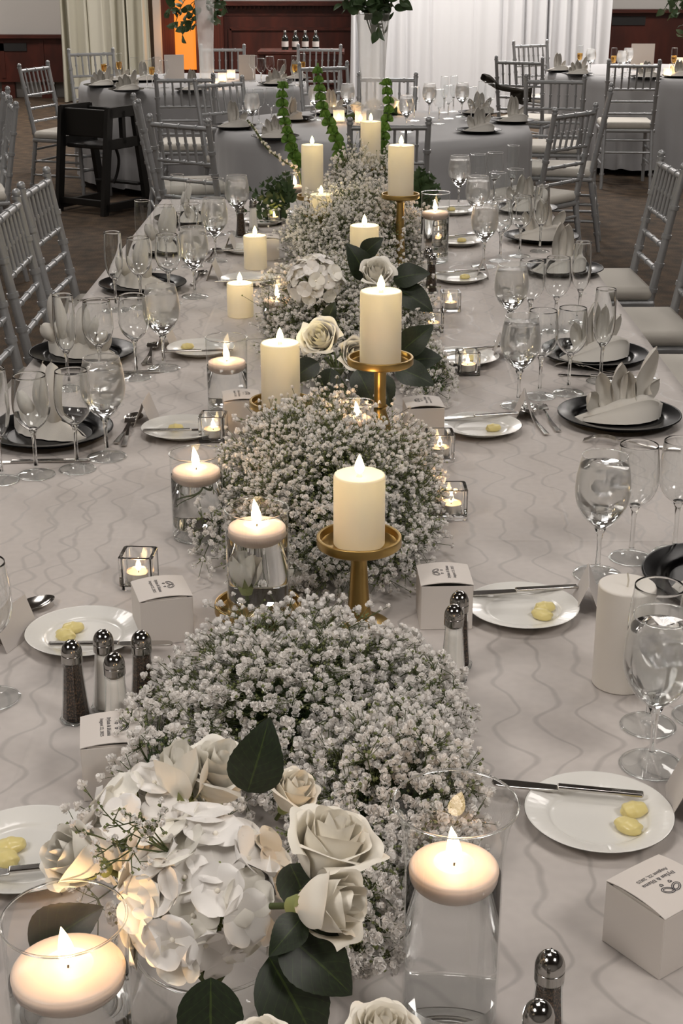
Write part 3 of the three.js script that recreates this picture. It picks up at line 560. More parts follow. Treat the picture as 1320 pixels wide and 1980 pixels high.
function glassVase(r, h, water, flare = 0, baseT = 0.009) {
  const o = group(), prof = flare ? smooth([[r * 0.96, 0.0012], [r, 0.01], [r, h * 0.35], [r, h * 0.68], [r * 1.03, h * 0.8], [r * 1.11, h * 0.92], [r * 1.25, h]], 5) : [[r, 0.0012], [r, h]];
  mesh('glass_wall', lathe(prof, 56), M.glass, o);
  mesh('rim', torus(prof[prof.length - 1][0], 0.0012, h, 56), M.solidGlass, o);
  mesh('glass_base', lathe([[0, 0.0004], [r * 0.93, 0.0004], [r - 0.0006, 0.003], [r - 0.0006, baseT - 0.001], [r - 0.002, baseT], [0, baseT]], 56), M.glass, o);
  mesh('base_edge', torus(r * 0.93, 0.0022, 0.0026, 56), M.solidGlass, o);
  if (water) mesh('water', lathe([[0, baseT + 0.0006], [r - 0.0026, baseT + 0.0006], [r - 0.0016, baseT + 0.002], [r - 0.0016, water], [0, water]], 56), flare ? M.stillWater : M.water, o);
  return o;
}
function holder(H, tray, style) {                                   // H: height of the tray floor
  const o = group(), s = style === 'bulge';
  const base = smooth([[tray * 0.74, 0.0005], [tray * 0.76, 0.003], [tray * 0.70, 0.006], [tray * 0.45, 0.011], [0.019, 0.018]], 4);
  mesh('base', lathe([[0, 0.0005], ...base, [0, 0.018]], 44), M.brass, o);
  const st = H < 0.06 ? [[0.019, 0.017], [0.015, H * 0.55], [0.022, H - 0.006]] : s
    ? [[0.017, 0.017], [0.021, H * 0.18], [0.0235, H * 0.30], [0.020, H * 0.44], [0.0125, H * 0.56], [0.0115, H * 0.60], [0.0145, H * 0.615], [0.0115, H * 0.63], [0.0115, H - 0.02], [0.014, H - 0.010], [0.024, H - 0.002]]
    : [[0.019, 0.017], [0.0155, H * 0.3], [0.0125, H * 0.65], [0.0115, H - 0.022], [0.0130, H - 0.014], [0.021, H - 0.007], [0.026, H - 0.002]];
  mesh('stem', lathe(smooth(st, 5), 32), M.brass, o);
  mesh('tray', lathe([[0, H - 0.003], [tray - 0.004, H - 0.003], [tray, H], [tray, H + 0.011], [tray - 0.001, H + 0.0122], [tray - 0.004, H + 0.0122], [tray - 0.005, H + 0.011], [tray - 0.0055, H + 0.003], [tray - 0.007, H + 0.0015], [tray - 0.016, H + 0.0015], [tray - 0.017, H + 0.0005], [0, H + 0.0005]], 56), M.brass, o);
  return o;
}

// ------------------------------------------------------------------ place settings of the long table
const ORD = ['nearest', 'second', 'third', 'fourth', 'fifth', 'sixth', 'farthest'];
const wherever = (side, i) => `the ${ORD[i]} ${side} setting`;
const NEAR = 0.0005;
function at(px, py, y = TOP) { return on(px, py, y).setY(y + NEAR); }
function along(a, b) { return -Math.atan2(b.z - a.z, b.x - a.x); }   // turn that lays +x from a to b
function lay(proto, name, p, q, label, cat, grp, y = TOP) { const a = on(p[0], p[1], y), b = on(q[0], q[1], y); return copy(proto, name, a.clone().add(b).multiplyScalar(0.5).setY(y + NEAR), along(a, b), label, cat, grp); }
const settings = {
  right: [
    { plate: [1157, 1576], knife: [955, 1514, 1240, 1541], butter: [[1224, 1570], [1215, 1602]], card: [1322, 1560, 80], goblet: [1258, 1480], wine: [[1252, 1404], [1352, 1386]] },
    { plate: [1010, 1176], knife: [912, 1149, 1108, 1138], butter: [[1052, 1178], [1048, 1192]], card: [1134, 1172, 82], goblet: [1154, 1112], wine: [[1219, 1080], [1302, 1072]], charger: [1402, 1120, 0.4, 2] },
    { plate: [930, 825], knife: [850, 811, 1002, 801], butter: [[953, 830]], card: [1012, 806, 85], goblet: [1001, 785], wine: [[1042, 767], [1098, 761]], flute: [1160, 738], charger: [1196, 806, 0.15, 0], fork: [1036, 784, 1080, 838], spoon: [1018, 800, 1048, 834] },
    { plate: [898, 692], knife: [842, 682, 962, 672], butter: [[912, 694]], card: [965, 690, 85], goblet: [984, 662], wine: [[1022, 648], [1072, 642]], flute: [1118, 624], charger: [1150, 688, 0.35, 2] },
    { plate: [888, 537], knife: [846, 528, 925, 524], butter: [[898, 537]], card: [932, 535, 85], goblet: [934, 516], wine: [[966, 505], [1004, 496]], flute: [1043, 487], charger: [1085, 522, 0.2, 1] },
    { plate: [887, 467], knife: [852, 458, 920, 455], butter: [[892, 466]], goblet: [921, 452], wine: [[958, 440], [992, 432]], flute: [1032, 424], charger: [1046, 460, -0.2, 2] },
    { plate: [876, 408], knife: [846, 402, 902, 400], butter: [[872, 406]], goblet: [886, 402], wine: [[921, 396], [954, 392]], flute: [988, 388], charger: [1012, 405, 0.1, 2] },
  ],
  left: [
    { plate: [52, 1648], knife: [-40, 1693, 116, 1678], butter: [[20, 1640], [12, 1664]] },
    { plate: [163, 1226], knife: [322, 1247, 106, 1249], butter: [[140, 1218], [127, 1232]], card: [22, 1236, 70], spoon: [35, 1190, -30, 1215], wine: [[-12, 1352]] },
    { plate: [352, 830], knife: [434, 833, 283, 835], butter: [[339, 830]], card: [283, 815, 88], spoon: [264, 808, 226, 858], fork: [256, 812, 240, 862], goblet: [207, 884], wine: [[150, 908], [71, 919]], flute: [4, 930], charger: [96, 836, 2.6, 1], far: [-20, 896, 140, 893] },
    { plate: [388, 675], knife: [432, 679, 330, 682], butter: [[362, 672]], card: [322, 668, 88], spoon: [302, 670, 278, 706], fork: [294, 672, 290, 700], goblet: [317, 713], wine: [[264, 731], [196, 744]], flute: [133, 752], charger: [160, 684, 2.8, 0], far: [170, 724, 262, 722] },
    { plate: [480, 541], knife: [512, 543, 428, 546], butter: [], card: [414, 538, 88], spoon: [396, 526, 368, 556], goblet: [377, 574], wine: [[328, 588], [273, 595]], flute: [225, 600], charger: [276, 552, 2.7, 1], far: [186, 580, 268, 577] },
    { plate: [478, 482], knife: [505, 484, 435, 486], butter: [], card: [446, 484, 88], goblet: [417, 505], wine: [[372, 515], [322, 520]], flute: [281, 524], charger: [325, 482, 2.7, 1], spoon: [420, 486, 400, 506] },
    { plate: [508, 428], knife: [530, 427, 478, 428], butter: [], goblet: [460, 450], wine: [[418, 454], [382, 458]], flute: [347, 460], charger: [366, 425, 1.7, 2] },
  ],
};
for (const side of ['right', 'left']) settings[side].forEach((s, i) => {
  const w = wherever(side, i), G = (k) => `${k} along the long table`;
  if (s.charger) {
    const p = on(s.charger[0], s.charger[1], TOP + 0.009).setY(TOP + NEAR);
    copy(charger0, 'charger', p, 0, `glossy black plate under the napkin at ${w}`, 'plate', G('black plates'));
    copy(napkins[s.charger[3]], 'folded_napkin', p.clone().setY(TOP + 0.0062), s.charger[2], `folded white napkin with standing points on the black plate at ${w}`, 'napkin', G('napkins'));
  }
  copy(plate0, 'bread_plate', on(s.plate[0], s.plate[1], TOP + 0.010).setY(TOP + NEAR), 0, `white side plate with embossed rim at ${w}`, 'plate', G('side plates'));
  lay(knife0, 'butter_knife', s.knife.slice(0, 2), s.knife.slice(2), `butter knife resting across the side plate at ${w}`, 'knife', G('butter knives'), TOP + 0.0165);
  s.butter.forEach((b, k) => copy(butter0, 'butter_pat', on(b[0], b[1], TOP + 0.009).setY(TOP + 0.0072), 0.4 + k * 2, `${s.butter.length > 1 ? (k ? 'front ' : 'rear ') : ''}pat of yellow butter on the side plate at ${w}`, 'butter', G('butter pats')));
  if (s.card) copy(card0, 'place_card', at(s.card[0], s.card[1]), R(s.card[2]), `folded white tent card beside the side plate at ${w}`, 'place card', G('place cards'));
  if (s.goblet) copy(i < 3 ? gobletIced0 : goblet0, 'water_goblet', at(...s.goblet), i * 1.3, `round goblet of iced water, misted over, at ${w}`, 'water goblet', G('water goblets'));
  (s.wine || []).forEach((p, k) => copy(i < 5 ? wine0 : wineFar0, 'wine_glass', at(...p), 0, s.wine.length > 1 ? `empty wine glass ${k ? 'farther from' : 'next to'} the water goblet at ${w}` : `empty wine glass at ${w}`, 'wine glass', G('wine glasses')));
  if (s.flute) copy(i < 5 ? flute0 : fluteFar0, 'champagne_flute', at(...s.flute), 0, `tall empty champagne flute at the outer end of the glasses, ${w}`, 'champagne flute', G('flutes'));
  if (s.fork) lay(fork0, 'dessert_fork', s.fork.slice(0, 2), s.fork.slice(2), `dessert fork beside the tent card at ${w}`, 'fork', G('forks'));
  if (s.spoon) lay(spoon0, 'dessert_spoon', s.spoon.slice(0, 2), s.spoon.slice(2), `dessert spoon beside the tent card at ${w}`, 'spoon', G('spoons'));
  if (s.far) lay(dinnerKnife0, 'dinner_knife', s.far.slice(0, 2), s.far.slice(2), `dinner knife in front of the black plate at ${w}`, 'knife', G('dinner knives'));
});
lay(fork0, 'dinner_fork', [1150, 856], [1290, 869], 'dinner fork lying behind the rims of the second right wine glasses', 'fork');
lay(fork0, 'dinner_fork', [1080, 708], [1215, 728], 'dinner fork in front of the fourth right black plate', 'fork');
lay(dinnerKnife0, 'dinner_knife', [1080, 726], [1268, 736], 'long knife lying between the third and fourth right black plates', 'knife');

// shakers
for (const [k, px, py, label, turn] of [
  ['pepper', 148, 1392, 'glass pepper shaker with chrome cap left of the front flower mound, standing foremost left', 0.2],
  ['salt', 208, 1370, 'glass salt shaker in the left cluster, behind the nearer salt shaker', 0.1],
  ['salt', 229, 1418, 'glass salt shaker in the left cluster, standing just behind the favour box', 0.4],
  ['pepper', 280, 1372, 'glass pepper shaker half hidden at the left edge of the front flowers', 0.3],
  ['salt', 874, 1316, 'white salt shaker in front of the favour box right of the flowers', 0.2],
  ['pepper', 884, 1288, 'shaker hidden directly behind the white salt shaker right of the flowers', 0.2],
  ['pepper', 1052, 2042, 'glass pepper shaker at the bottom right of the picture', 0.3],
  ['salt', 1030, 2145, 'shaker at the bottom edge in front of the bottom right pepper shaker', 0.1],
  ['pepper', 833, 566, 'pepper shaker beside the tall cylinder candle right of the far flowers', 0.1],
  ['salt', 827, 552, 'salt shaker behind the far right pepper shaker, against the flowers', 0.1],
  ['pepper', 466, 458, 'pepper shaker at the far left end of the table beside a side plate', 0.2],
  ['salt', 490, 446, 'salt shaker beside the far left pepper shaker', 0.3]]) copy(k === 'salt' ? salt0 : pepper0, k + '_shaker', at(px, py), turn, label, k + ' shaker');

// favour boxes
for (const [px, py, turn, label] of [
  [1268, 1828, 217, 'white favour box with printed lid at the lower right corner'],
  [857, 1196, 93, 'white favour box behind the salt shaker right of the flowers'],
  [817, 842, 96, 'white favour box right of the brass candle holder, beside the third right side plate'],
  [316, 1224, -72, 'white favour box left of the flowers, at the edge of the second left side plate'],
  [225, 1512, -80, 'white favour box left of the front flowers, below the shakers'],
  [468, 828, -82, 'white favour box behind the second flower mound, left of a pillar candle'],
  [517, 500, -85, 'small looking favour box at the far left, behind a pillar candle']]) copy(giftBox0, 'favour_box', at(px, py), R(turn), label, 'gift box', 'favour boxes');

// tealights
for (const [px, py, turn, label] of [
  [849, 886, 4, 'below the favour box on the right'], [871, 996, 2, 'against the right edge of the second flower mound'], [903, 722, 5, 'in front of the fourth right side plate'],
  [870, 600, 3, 'farther of the two right of the pillar candle'], [836, 640, 2, 'nearer of the two right of the pillar candle'], [270, 1130, -3, 'behind the favour box on the left'],
  [413, 850, -4, 'left of the second flower mound'], [530, 432, 2, 'at the far left end beside a side plate'], [829, 482, 2, 'seen through the tall cylinder candle at the far right']]) {
  const p = at(px, py);
  copy(cube0, 'tealight_holder', p, R(turn), 'square glass tealight holder ' + label, 'candle holder', 'square tealight holders');
  copy(tea0, 'tealight', p.clone().setY(TOP + 0.0085), 0, 'lit tealight in the glass cube ' + label, 'candle', 'tealights');
}

// pillar candles on brass holders: [tray centre px, py, camera depth, candle radius, candle height, tray radius, stem, label]
const HOLES = [];                                                   // what the flower mounds must leave free: x, z, radius, up to y
for (const [px, py, dist, r, top, tray, style, label] of [
  [694, 1052, 2.06, 0.0365, 918, 0.0605, 'taper', 'in front of the second flower mound'],
  [735, 702, 2.66, 0.038, 563, 0.061, 'bulge', 'right of the white roses'],
  [543, 785, 2.80, 0.0375, 663, 0.061, 'taper', 'left of the white roses'],
  [704, 512, 3.95, 0.0395, 436, 0.055, 'taper', 'standing in the middle flower mound'],
  [604, 384, 5.0, 0.0375, 280, 0.055, 'taper', 'leftmost of three at the far end'],
  [716, 330, 5.3, 0.037, 235, 0.055, 'taper', 'highest of three at the far end'],
  [774, 382, 4.45, 0.0395, 281, 0.059, 'taper', 'rightmost of three at the far end'],
  [621, 418, 4.7, 0.036, 376, 0.055, 'taper', 'half sunk in the far flowers']]) {
  const p = deep(px, py, dist), H = Math.max(0.03, p.y - TOP), h = level(p, px, top) - p.y;
  put(holder(H, tray, style), 'candle_holder', V(p.x, TOP + NEAR, p.z), 0, 'brass pedestal holder of the pillar candle ' + label, 'candle holder', 'brass candle holders');
  put(pillar(r, h, true), 'pillar_candle', V(p.x, p.y + NEAR + 0.0006, p.z), 0, 'glowing ivory pillar candle ' + label, 'candle', 'ivory pillar candles');
  HOLES.push([p.x, p.z, r + 0.012, 9], [p.x, p.z, tray + 0.004, 0], [p.x, p.z, 0.045, p.y]);
}
for (const [px, py, r, top, label] of [[465, 611, 0.0355, 547, 'nearer of the two standing on the cloth left of the far flowers'], [494, 519, 0.0360, 455, 'farther of the two standing on the cloth left of the far flowers']]) {
  const p = at(px, py); put(pillar(r, level(p, px, top) - TOP, true), 'pillar_candle', p, 0, 'ivory pillar candle, ' + label, 'candle', 'ivory pillar candles'); HOLES.push([p.x, p.z, r + 0.012, 9]);
}
{ const p = at(1198, 1320); put(pillar(0.0375, level(p, 1200, 1130) - TOP, false), 'unlit_pillar_candle', p, 0, 'unlit white pillar candle standing on the cloth behind the nearest right goblet', 'candle'); }

// floating candles in water filled glasses: [foot px, py, radius, rim py, waterline py, flare, label]
for (const [px, py, r, rim, wl, flare, label, dist] of [
  [868, 1958, 0.0435, 1552, 1680, 1, 'in the flared glass at the front right', 0],
  [152, 2120, 0.0505, 1774, 1878, 0, 'in the wide glass at the bottom left corner', 0],
  [500, 1180, 0.0435, 983, 1022, 0, 'in the glass on the low brass tray', 2.03],
  [384, 1036, 0.0435, 876, 912, 0, 'left of the second flower mound', 0],
  [441, 797, 0.0435, 652, 702, 0, 'left of the middle pillar candles', 0],
  [839, 506, 0.0450, 372, 412, 0, 'in the tall glass right of the far flowers', 0],
  [571, 420, 0.0400, 332, 362, 0, 'beside the far left fern leaves', 0],
  [537, 610, 0.0400, 545, 582, 0, 'glowing inside the middle flower mound', 3.7],
  [690, 830, 0.0300, 778, 812, 0, 'in the small glass behind the second flower mound', 2.6]]) {
  let p = at(px, py);
  if (dist) { const q = deep(px, py, dist); p = V(q.x, Math.max(TOP + NEAR, dist === 2.03 ? q.y : TOP + NEAR), q.z); }
  if (dist === 2.03) {
    const H = p.y - TOP;
    put(holder(H, 0.0615, 'low'), 'candle_holder', V(p.x, TOP + NEAR, p.z), 0, 'low round brass holder under the water glass candle', 'candle holder', 'brass candle holders');
    HOLES.push([p.x, p.z, 0.066, 0], [p.x, p.z, 0.05, p.y]); p.y += NEAR + 0.0006;
  }
  const h = level(p, px, rim) - p.y, wr = r - 0.0036, wy = level(p, px, wl) - p.y;
  const water = Math.max(0.012, Math.min(wy - 0.004, h - 0.02));
  put(glassVase(r, h, water, flare, r > 0.035 ? 0.021 : 0.006), 'candle_vase', p, 0, 'clear water glass of the floating candle ' + label, 'vase', 'glasses with floating candles');
  put(floater(wr, 1, r > 0.035 ? 0.036 : 0.028), 'floating_candle', V(p.x, p.y + water - 0.017, p.z), -0.4, 'lit round white floating candle ' + label, 'candle', 'floating candles');
  HOLES.push([p.x, p.z, r + 0.006, 9]);
}
// ------------------------------------------------------------------ flowers
function petalGeo(w, h, spread, r0, cup, curl, ruffle, s) {          // one rose petal standing on a ring of radius r0
  return surf((u, v) => {
    const q = (u - 0.5) * 2, wide = Math.pow(Math.sin(Math.PI * (0.16 + 0.80 * Math.pow(v, 0.8)) * 0.93), 0.6), a = q * spread * (0.5 + 0.5 * wide);
    const top = h * (1 - 0.16 * Math.pow(Math.abs(q), 2.6)), y = v * top;
    let r = r0 * (0.42 + 0.58 * Math.sin(Math.min(1, v * 1.25) * Math.PI / 2)) + cup * Math.sin(v * Math.PI) ;
    const e = Math.max(0, v - 0.62) / 0.38; r += curl * e * e * (1 + 0.35 * q * q);
    const drop = curl * 0.55 * e * e * e;
    const rf = ruffle * v * v * Math.sin(q * 5 + s);
    return V(Math.sin(a) * (r + rf) , y - drop + rf * 0.5, Math.cos(a) * (r + rf));
  }, 14, 14);
}
const roseCache = new Map();
function rose(open, mat, size = 1, variant = 0) {                    // size 1: about 6 cm across
  const key = open + '/' + variant, o = group();
  if (!roseCache.has(key)) {
    seed(100 + variant * 17 + Math.round(open * 10)); const list = [];
    const n = 7 + Math.round(open * 14);
    for (let k = 0; k < n; k++) {
      const t = k / (n - 1), r0 = lerp(0.004, 0.017 + 0.009 * open, Math.pow(t, 0.75)), h = lerp(0.048, 0.044 - 0.004 * open, t) * rr(0.95, 1.05);
      list.push([petalGeo(0, h, lerp(1.9, 1.05, t), r0, lerp(0.001, 0.005, t), Math.pow(t, 1.6) * (0.004 + 0.014 * open), 0.0006 + 0.0014 * t, rnd() * 6), k * 2.399 + rr(-0.2, 0.2), lerp(0.004, 0, t)]);
    }
    roseCache.set(key, list);
  }
  for (const [g, a, y] of roseCache.get(key)) { const m = mesh('petal', g, mat, o); m.rotation.y = a; m.position.y = y; }
  mesh('calyx', merge([lathe([[0.0001, -0.012], [0.006, -0.010], [0.0085, -0.002], [0.0075, 0.006], [0.004, 0.010]], 14), ...[0, 1, 2, 3, 4].map((k) => surf((u, v) => { const q = (u - 0.5) * 2; return V(q * 0.0045 * (1 - v), 0.002 + 0.020 * v, 0.0105 + 0.011 * v); }, 3, 5).rotateY(k * tau / 5))]), M.budGreen, o);
  mesh('stem', bar(V(0, -0.026, 0), V(0, -0.008, 0), 0.0025), M.stem, o);
  o.scale.setScalar(size); return o;
}
const leafG = (() => {                                               // a rose leaf along +y, tip up
  const g = surf((u, v) => {
    const q = (u - 0.5) * 2, half = 0.34 * Math.pow(Math.sin(Math.PI * Math.pow(v, 0.72)), 0.85) + 0.004, saw = 1 + 0.03 * Math.sin(v * 70);
    const p = V(q * half * saw, v, 0.10 * Math.abs(q) * half * 1.6 + 0.10 * Math.sin(v * 2.4) - 0.16 * v * v); p.u = u; p.v = v; return p;
  }, 10, 22);
  return g;
})();
function leafOn(o, base, dir, len, roll = 0, name = 'leaf', mat = M.leaf) {
  const m = mesh(name, leafG, mat, o); m.position.copy(base); aim(m, dir, roll); m.scale.setScalar(len); return m;
}
function leafFacing(o, base, dir, len, out, inv) {                   // upper face turned outwards, towards out
  const m = mesh('leaf', leafG, M.leaf, o), y = dir.clone().normalize(), z = out.clone().addScaledVector(y, -out.dot(y)).normalize(), x = new THREE.Vector3().crossVectors(y, z);
  m.position.copy(base); m.quaternion.setFromRotationMatrix(new THREE.Matrix4().makeBasis(x, y, z)); if (inv) m.quaternion.premultiply(inv); m.scale.setScalar(len); return m;
}
function hydrangea(R0, n, mat, size, seedN) {
  const o = group(); seed(seedN);
  const pg = [0, 1, 2].map((k) => surf((u, v) => {                   // broad, rounded, slightly waved petal along +z
    const w = (u - 0.5) * 2, half = 0.60 * Math.sqrt(Math.max(0, 1 - Math.pow((v - 0.60) / (v < 0.6 ? 0.66 : 0.40), 2)));
    return V(w * half, 0.10 * Math.sin(v * 2.6) + 0.10 * w * w * v * (k - 0.6) + 0.045 * Math.sin(w * 3.2 + k * 2 + v * 2) * v * v, v);
  }, 12, 12));
  for (let i = 0; i < n; i++) {
    const y = 1 - 1.55 * (i + 0.5) / n, a = i * 2.39996, s = Math.sqrt(Math.max(0, 1 - y * y));
    const d = V(Math.cos(a) * s + rr(-0.1, 0.1), y + rr(-0.1, 0.1), Math.sin(a) * s + rr(-0.1, 0.1)).normalize(), fl = group(); fl.name = 'floret';
    fl.position.copy(d.clone().multiplyScalar(R0 * rr(0.84, 1.10))); aim(fl, d.clone().add(V(rr(-0.25, 0.25), rr(-0.1, 0.25), rr(-0.25, 0.25))), rnd() * 6);
    const list = [0, 1, 2, 3].map((k) => pg[(k + i) % 3].clone().rotateX(rr(-0.42, 0.02)).rotateY(k * Math.PI / 2 + rr(-0.12, 0.12)));
    const L = size * rr(0.88, 1.12);
    for (const g of list) { const m = mesh('petal', g, i % 3 === 1 ? M.cream2 : mat, fl); m.scale.setScalar(L); }
    mesh('flower_eye', new THREE.SphereGeometry(0.0022, 8, 6).translate(0, 0.0015, 0), M.cream1, fl);
    o.add(fl);
  }
  mesh('stem', bar(V(0, -R0 * 2.6, 0), V(0, 0, 0), 0.004), M.stem, o);
  mesh('stalks', merge(Array.from({ length: 40 }, (_, i) => { const y = 1 - 1.6 * (i + 0.5) / 40, a = i * 2.39996, s = Math.sqrt(Math.max(0, 1 - y * y)); return bar(V(0, -R0 * 0.3, 0), V(Math.cos(a) * s, y, Math.sin(a) * s).multiplyScalar(R0 * 0.97), 0.0014, 0.0012, 5); })), M.budGreen, o);
  return o;
}

// baby's breath -------------------------------------------------------
const floretGeos = [0, 1, 2].map((k) => {                            // a small double blossom: petals set round a ball
  seed(40 + k); const list = [], n = 24;
  for (let i = 0; i < n; i++) {
    const y = 1 - 1.45 * (i + 0.5) / n, a = i * 2.39996 + rr(-0.25, 0.25), s = Math.sqrt(1 - y * y), w = rr(0.24, 0.36), L = rr(0.5, 0.68), b = rr(-0.12, 0.12);
    const g = new THREE.BufferGeometry();
    g.setAttribute('position', new THREE.Float32BufferAttribute([0, -0.12, 0, -w, b, L * 0.55, w, -b, L * 0.55, -w * 0.55, b + 0.10, L, w * 0.55, 0.06 - b, L * 0.95], 3));
    g.setIndex([0, 2, 1, 1, 2, 3, 2, 4, 3]); g.computeVertexNormals();
    g.setAttribute('uv', new THREE.Float32BufferAttribute(new Array(10).fill(0), 2));
    list.push(g.rotateX(-rr(0.25, 0.75) - Math.max(0, y) * 0.5).translate(0, 0.05, 0.30).rotateX(-Math.asin(clamp(y, -1, 1)) * 0.75).rotateY(a).translate(0, 0.35 * y, 0));
  }
  return merge(list);
});
const stickG = new THREE.CylinderGeometry(1, 1, 1, 4, 1, true).translate(0, 0.5, 0), budG = new THREE.OctahedronGeometry(1, 0), bladeG = (() => { const g = new THREE.BufferGeometry(); g.setAttribute('position', new THREE.Float32BufferAttribute([0, 0, 0, -0.1, 0.45, 0.05, 0.1, 0.45, 0.05, 0, 1, 0], 3)); g.setAttribute('uv', new THREE.Float32BufferAttribute([0, 0, 0, 0, 0, 0, 0, 0], 2)); g.setIndex([0, 2, 1, 1, 2, 3]); g.computeVertexNormals(); return g; })();
function instanced(name, geo, mat, mats, parent, tints) {
  const m = new THREE.InstancedMesh(geo, mat, mats.length); m.name = name; m.castShadow = m.receiveShadow = true; m.userData.kind = 'stuff';
  mats.forEach((x, i) => { m.setMatrixAt(i, x); if (tints) m.setColorAt(i, tints[i]); });
  parent.add(m); return m;
}
function mound(label, seedN, blobs, o3 = {}) {
  const o = group(); seed(seedN); const origin = V(blobs[0].c[0], TOP, blobs[0].c[2]);
  const fl = [[], [], []], sticks = [], buds = [], blades = [], near = [], Q = new THREE.Quaternion(), Y = V(0, 1, 0), size = o3.size || 0.0043;
  const free = (p, m = 0) => p.y > TOP + 0.006 && !HOLES.some(([x, z, r, top]) => Math.hypot(p.x - x, p.z - z) < r + m && p.y < (top === 0 ? 0 : top)) && !(o3.holes || []).some(([x, y, z, r]) => Math.hypot(p.x - x, p.y - y, p.z - z) < r);
  const stick = (a, b, r) => { const d = b.clone().sub(a), L = d.length(); sticks.push(new THREE.Matrix4().compose(a.clone().sub(origin), Q.clone().setFromUnitVectors(Y, d.normalize()), V(r, L, r))); };
  for (const B of blobs) {
    const c = V(...B.c), r = V(...B.r), per = B.per || 7, sprigs = Math.round(B.n / per);
    const shell = (d, f) => V(c.x + r.x * d.x * f, c.y + r.y * d.y * f, c.z + r.z * d.z * f);
    for (let i = 0; i < sprigs; i++) {
      const y = rr(-0.28, 1), a = rnd() * tau, s = Math.sqrt(1 - y * y), d = V(Math.cos(a) * s, y, Math.sin(a) * s);
      const lump = 1 + 0.13 * noise.noise(d.x * 2.6 + seedN, d.y * 2.6, d.z * 2.6) + (rnd() < (B.stray || 0.07) ? rr(0.04, 0.2) : 0);
      const f0 = lump * Math.pow(rr(0.35, 0.92), 0.6), fork = shell(d, f0 * 0.84);
      if (!free(fork)) continue;
      const root = V(c.x + (fork.x - c.x) * 0.25, Math.max(TOP + 0.004, c.y - r.y * 0.15), c.z + (fork.z - c.z) * 0.25);
      stick(root, fork, 0.0007);
      for (let k = 0; k < per; k++) {
        const dd = d.clone().add(V(rr(-1, 1), rr(-0.6, 1), rr(-1, 1)).multiplyScalar(B.spread || 0.21)).normalize(), p = shell(dd, f0 * rr(0.92, 1.13));
        p.y = Math.max(p.y, TOP + 0.008);
        if (!free(p)) continue;
        const mid = fork.clone().lerp(p, 0.45).add(V(rr(-1, 1), rr(-1, 1), rr(-1, 1)).multiplyScalar(0.004));
        if (k % 2) { stick(fork, mid, 0.00045); stick(mid, p, 0.0004); } else stick(fork, p, 0.00045);
        const up = p.clone().sub(c).divide(r).normalize().add(V(rr(-0.5, 0.5), rr(0, 0.7), rr(-0.5, 0.5))).normalize();
        const small = rnd() < 0.16;
        if (small) buds.push(new THREE.Matrix4().compose(p.clone().sub(origin), Q.clone(), V(0.0022, 0.0027, 0.0022).multiplyScalar(rr(0.7, 1.2))));
        else {
          const m = new THREE.Matrix4().compose(p.clone().sub(origin), Q.clone().setFromUnitVectors(Y, up).multiply(new THREE.Quaternion().setFromAxisAngle(Y, rnd() * 6)), V(1, rr(0.8, 1.1), 1).multiplyScalar(size * rr(0.6, 1.28)));
          fl[i % 3].push(m); near.push([p.distanceTo(camera.position) - 1.2 * up.dot(camera.position.clone().sub(p).normalize()) * r.x - 0.4 * up.y * r.y, i % 3, fl[i % 3].length - 1]);
        }
        if (rnd() < 0.5) { const e = mid.clone().add(V(rr(-1, 1), rr(-0.2, 1), rr(-1, 1)).multiplyScalar(0.009)); if (free(e)) { stick(mid, e, 0.00035); buds.push(new THREE.Matrix4().compose(e.sub(origin), Q.clone(), V(0.0019, 0.0023, 0.0019))); } }
      }
      for (let k = 0; k < 3; k++) { const b = shell(d.clone().add(V(rr(-0.4, 0.4), rr(-0.4, 0.4), rr(-0.4, 0.4))).normalize(), f0 * rr(0.2, 0.62)); if (free(b)) blades.push(new THREE.Matrix4().compose(b.sub(origin), Q.clone().setFromEuler(new THREE.Euler(rnd() * 6, rnd() * 6, rnd() * 6)), V(0.03, 0.018, 0.03).multiplyScalar(rr(0.6, 1.2)))); }
    }
  }
  const single = new Set(); near.sort((a, b) => a[0] - b[0]);
  for (const [, k, i] of near.slice(0, o3.single ?? 300)) { single.add(k + '/' + i); const m = mesh('floret', floretGeos[k], M.floret, o); m.applyMatrix4(fl[k][i]); }
  fl.forEach((list, k) => instanced('florets', floretGeos[k], M.floret, list.filter((_, i) => !single.has(k + '/' + i)), o));
  instanced('thin_stems', stickG, M.stem, sticks, o); instanced('buds', budG, M.bud, buds, o); instanced('slender_leaves', bladeG, M.fern, blades, o);
  put(o, 'babys_breath_mound', origin, null, label, 'flowers', "baby's breath mounds down the table");
}
const HY = deep(392, 1732, 1.23);                                    // middle of the front hydrangea
mound("front mound of white baby's breath behind the large hydrangea", 11, [
  { c: [-0.075, 0.785, -1.61], r: [0.21, 0.105, 0.225], n: 3300 }, { c: [0.04, 0.785, -1.38], r: [0.115, 0.112, 0.17], n: 2100 },
  { c: [-0.20, 0.82, -1.27], r: [0.09, 0.085, 0.15], n: 260, stray: 0.3, spread: 0.3 }, { c: [-0.01, 0.83, -1.12], r: [0.07, 0.07, 0.09], n: 380, spread: 0.25 }, { c: [0.085, 0.80, -1.58], r: [0.065, 0.07, 0.14], n: 240, stray: 0.3, spread: 0.3 },
  { c: [0.0, 0.765, -1.21], r: [0.055, 0.06, 0.07], n: 260 }, { c: [-0.235, 0.80, -1.47], r: [0.055, 0.06, 0.13], n: 150, stray: 0.35, spread: 0.32 }], { holes: [[HY.x, HY.y, HY.z, 0.085]], size: 0.0068 });
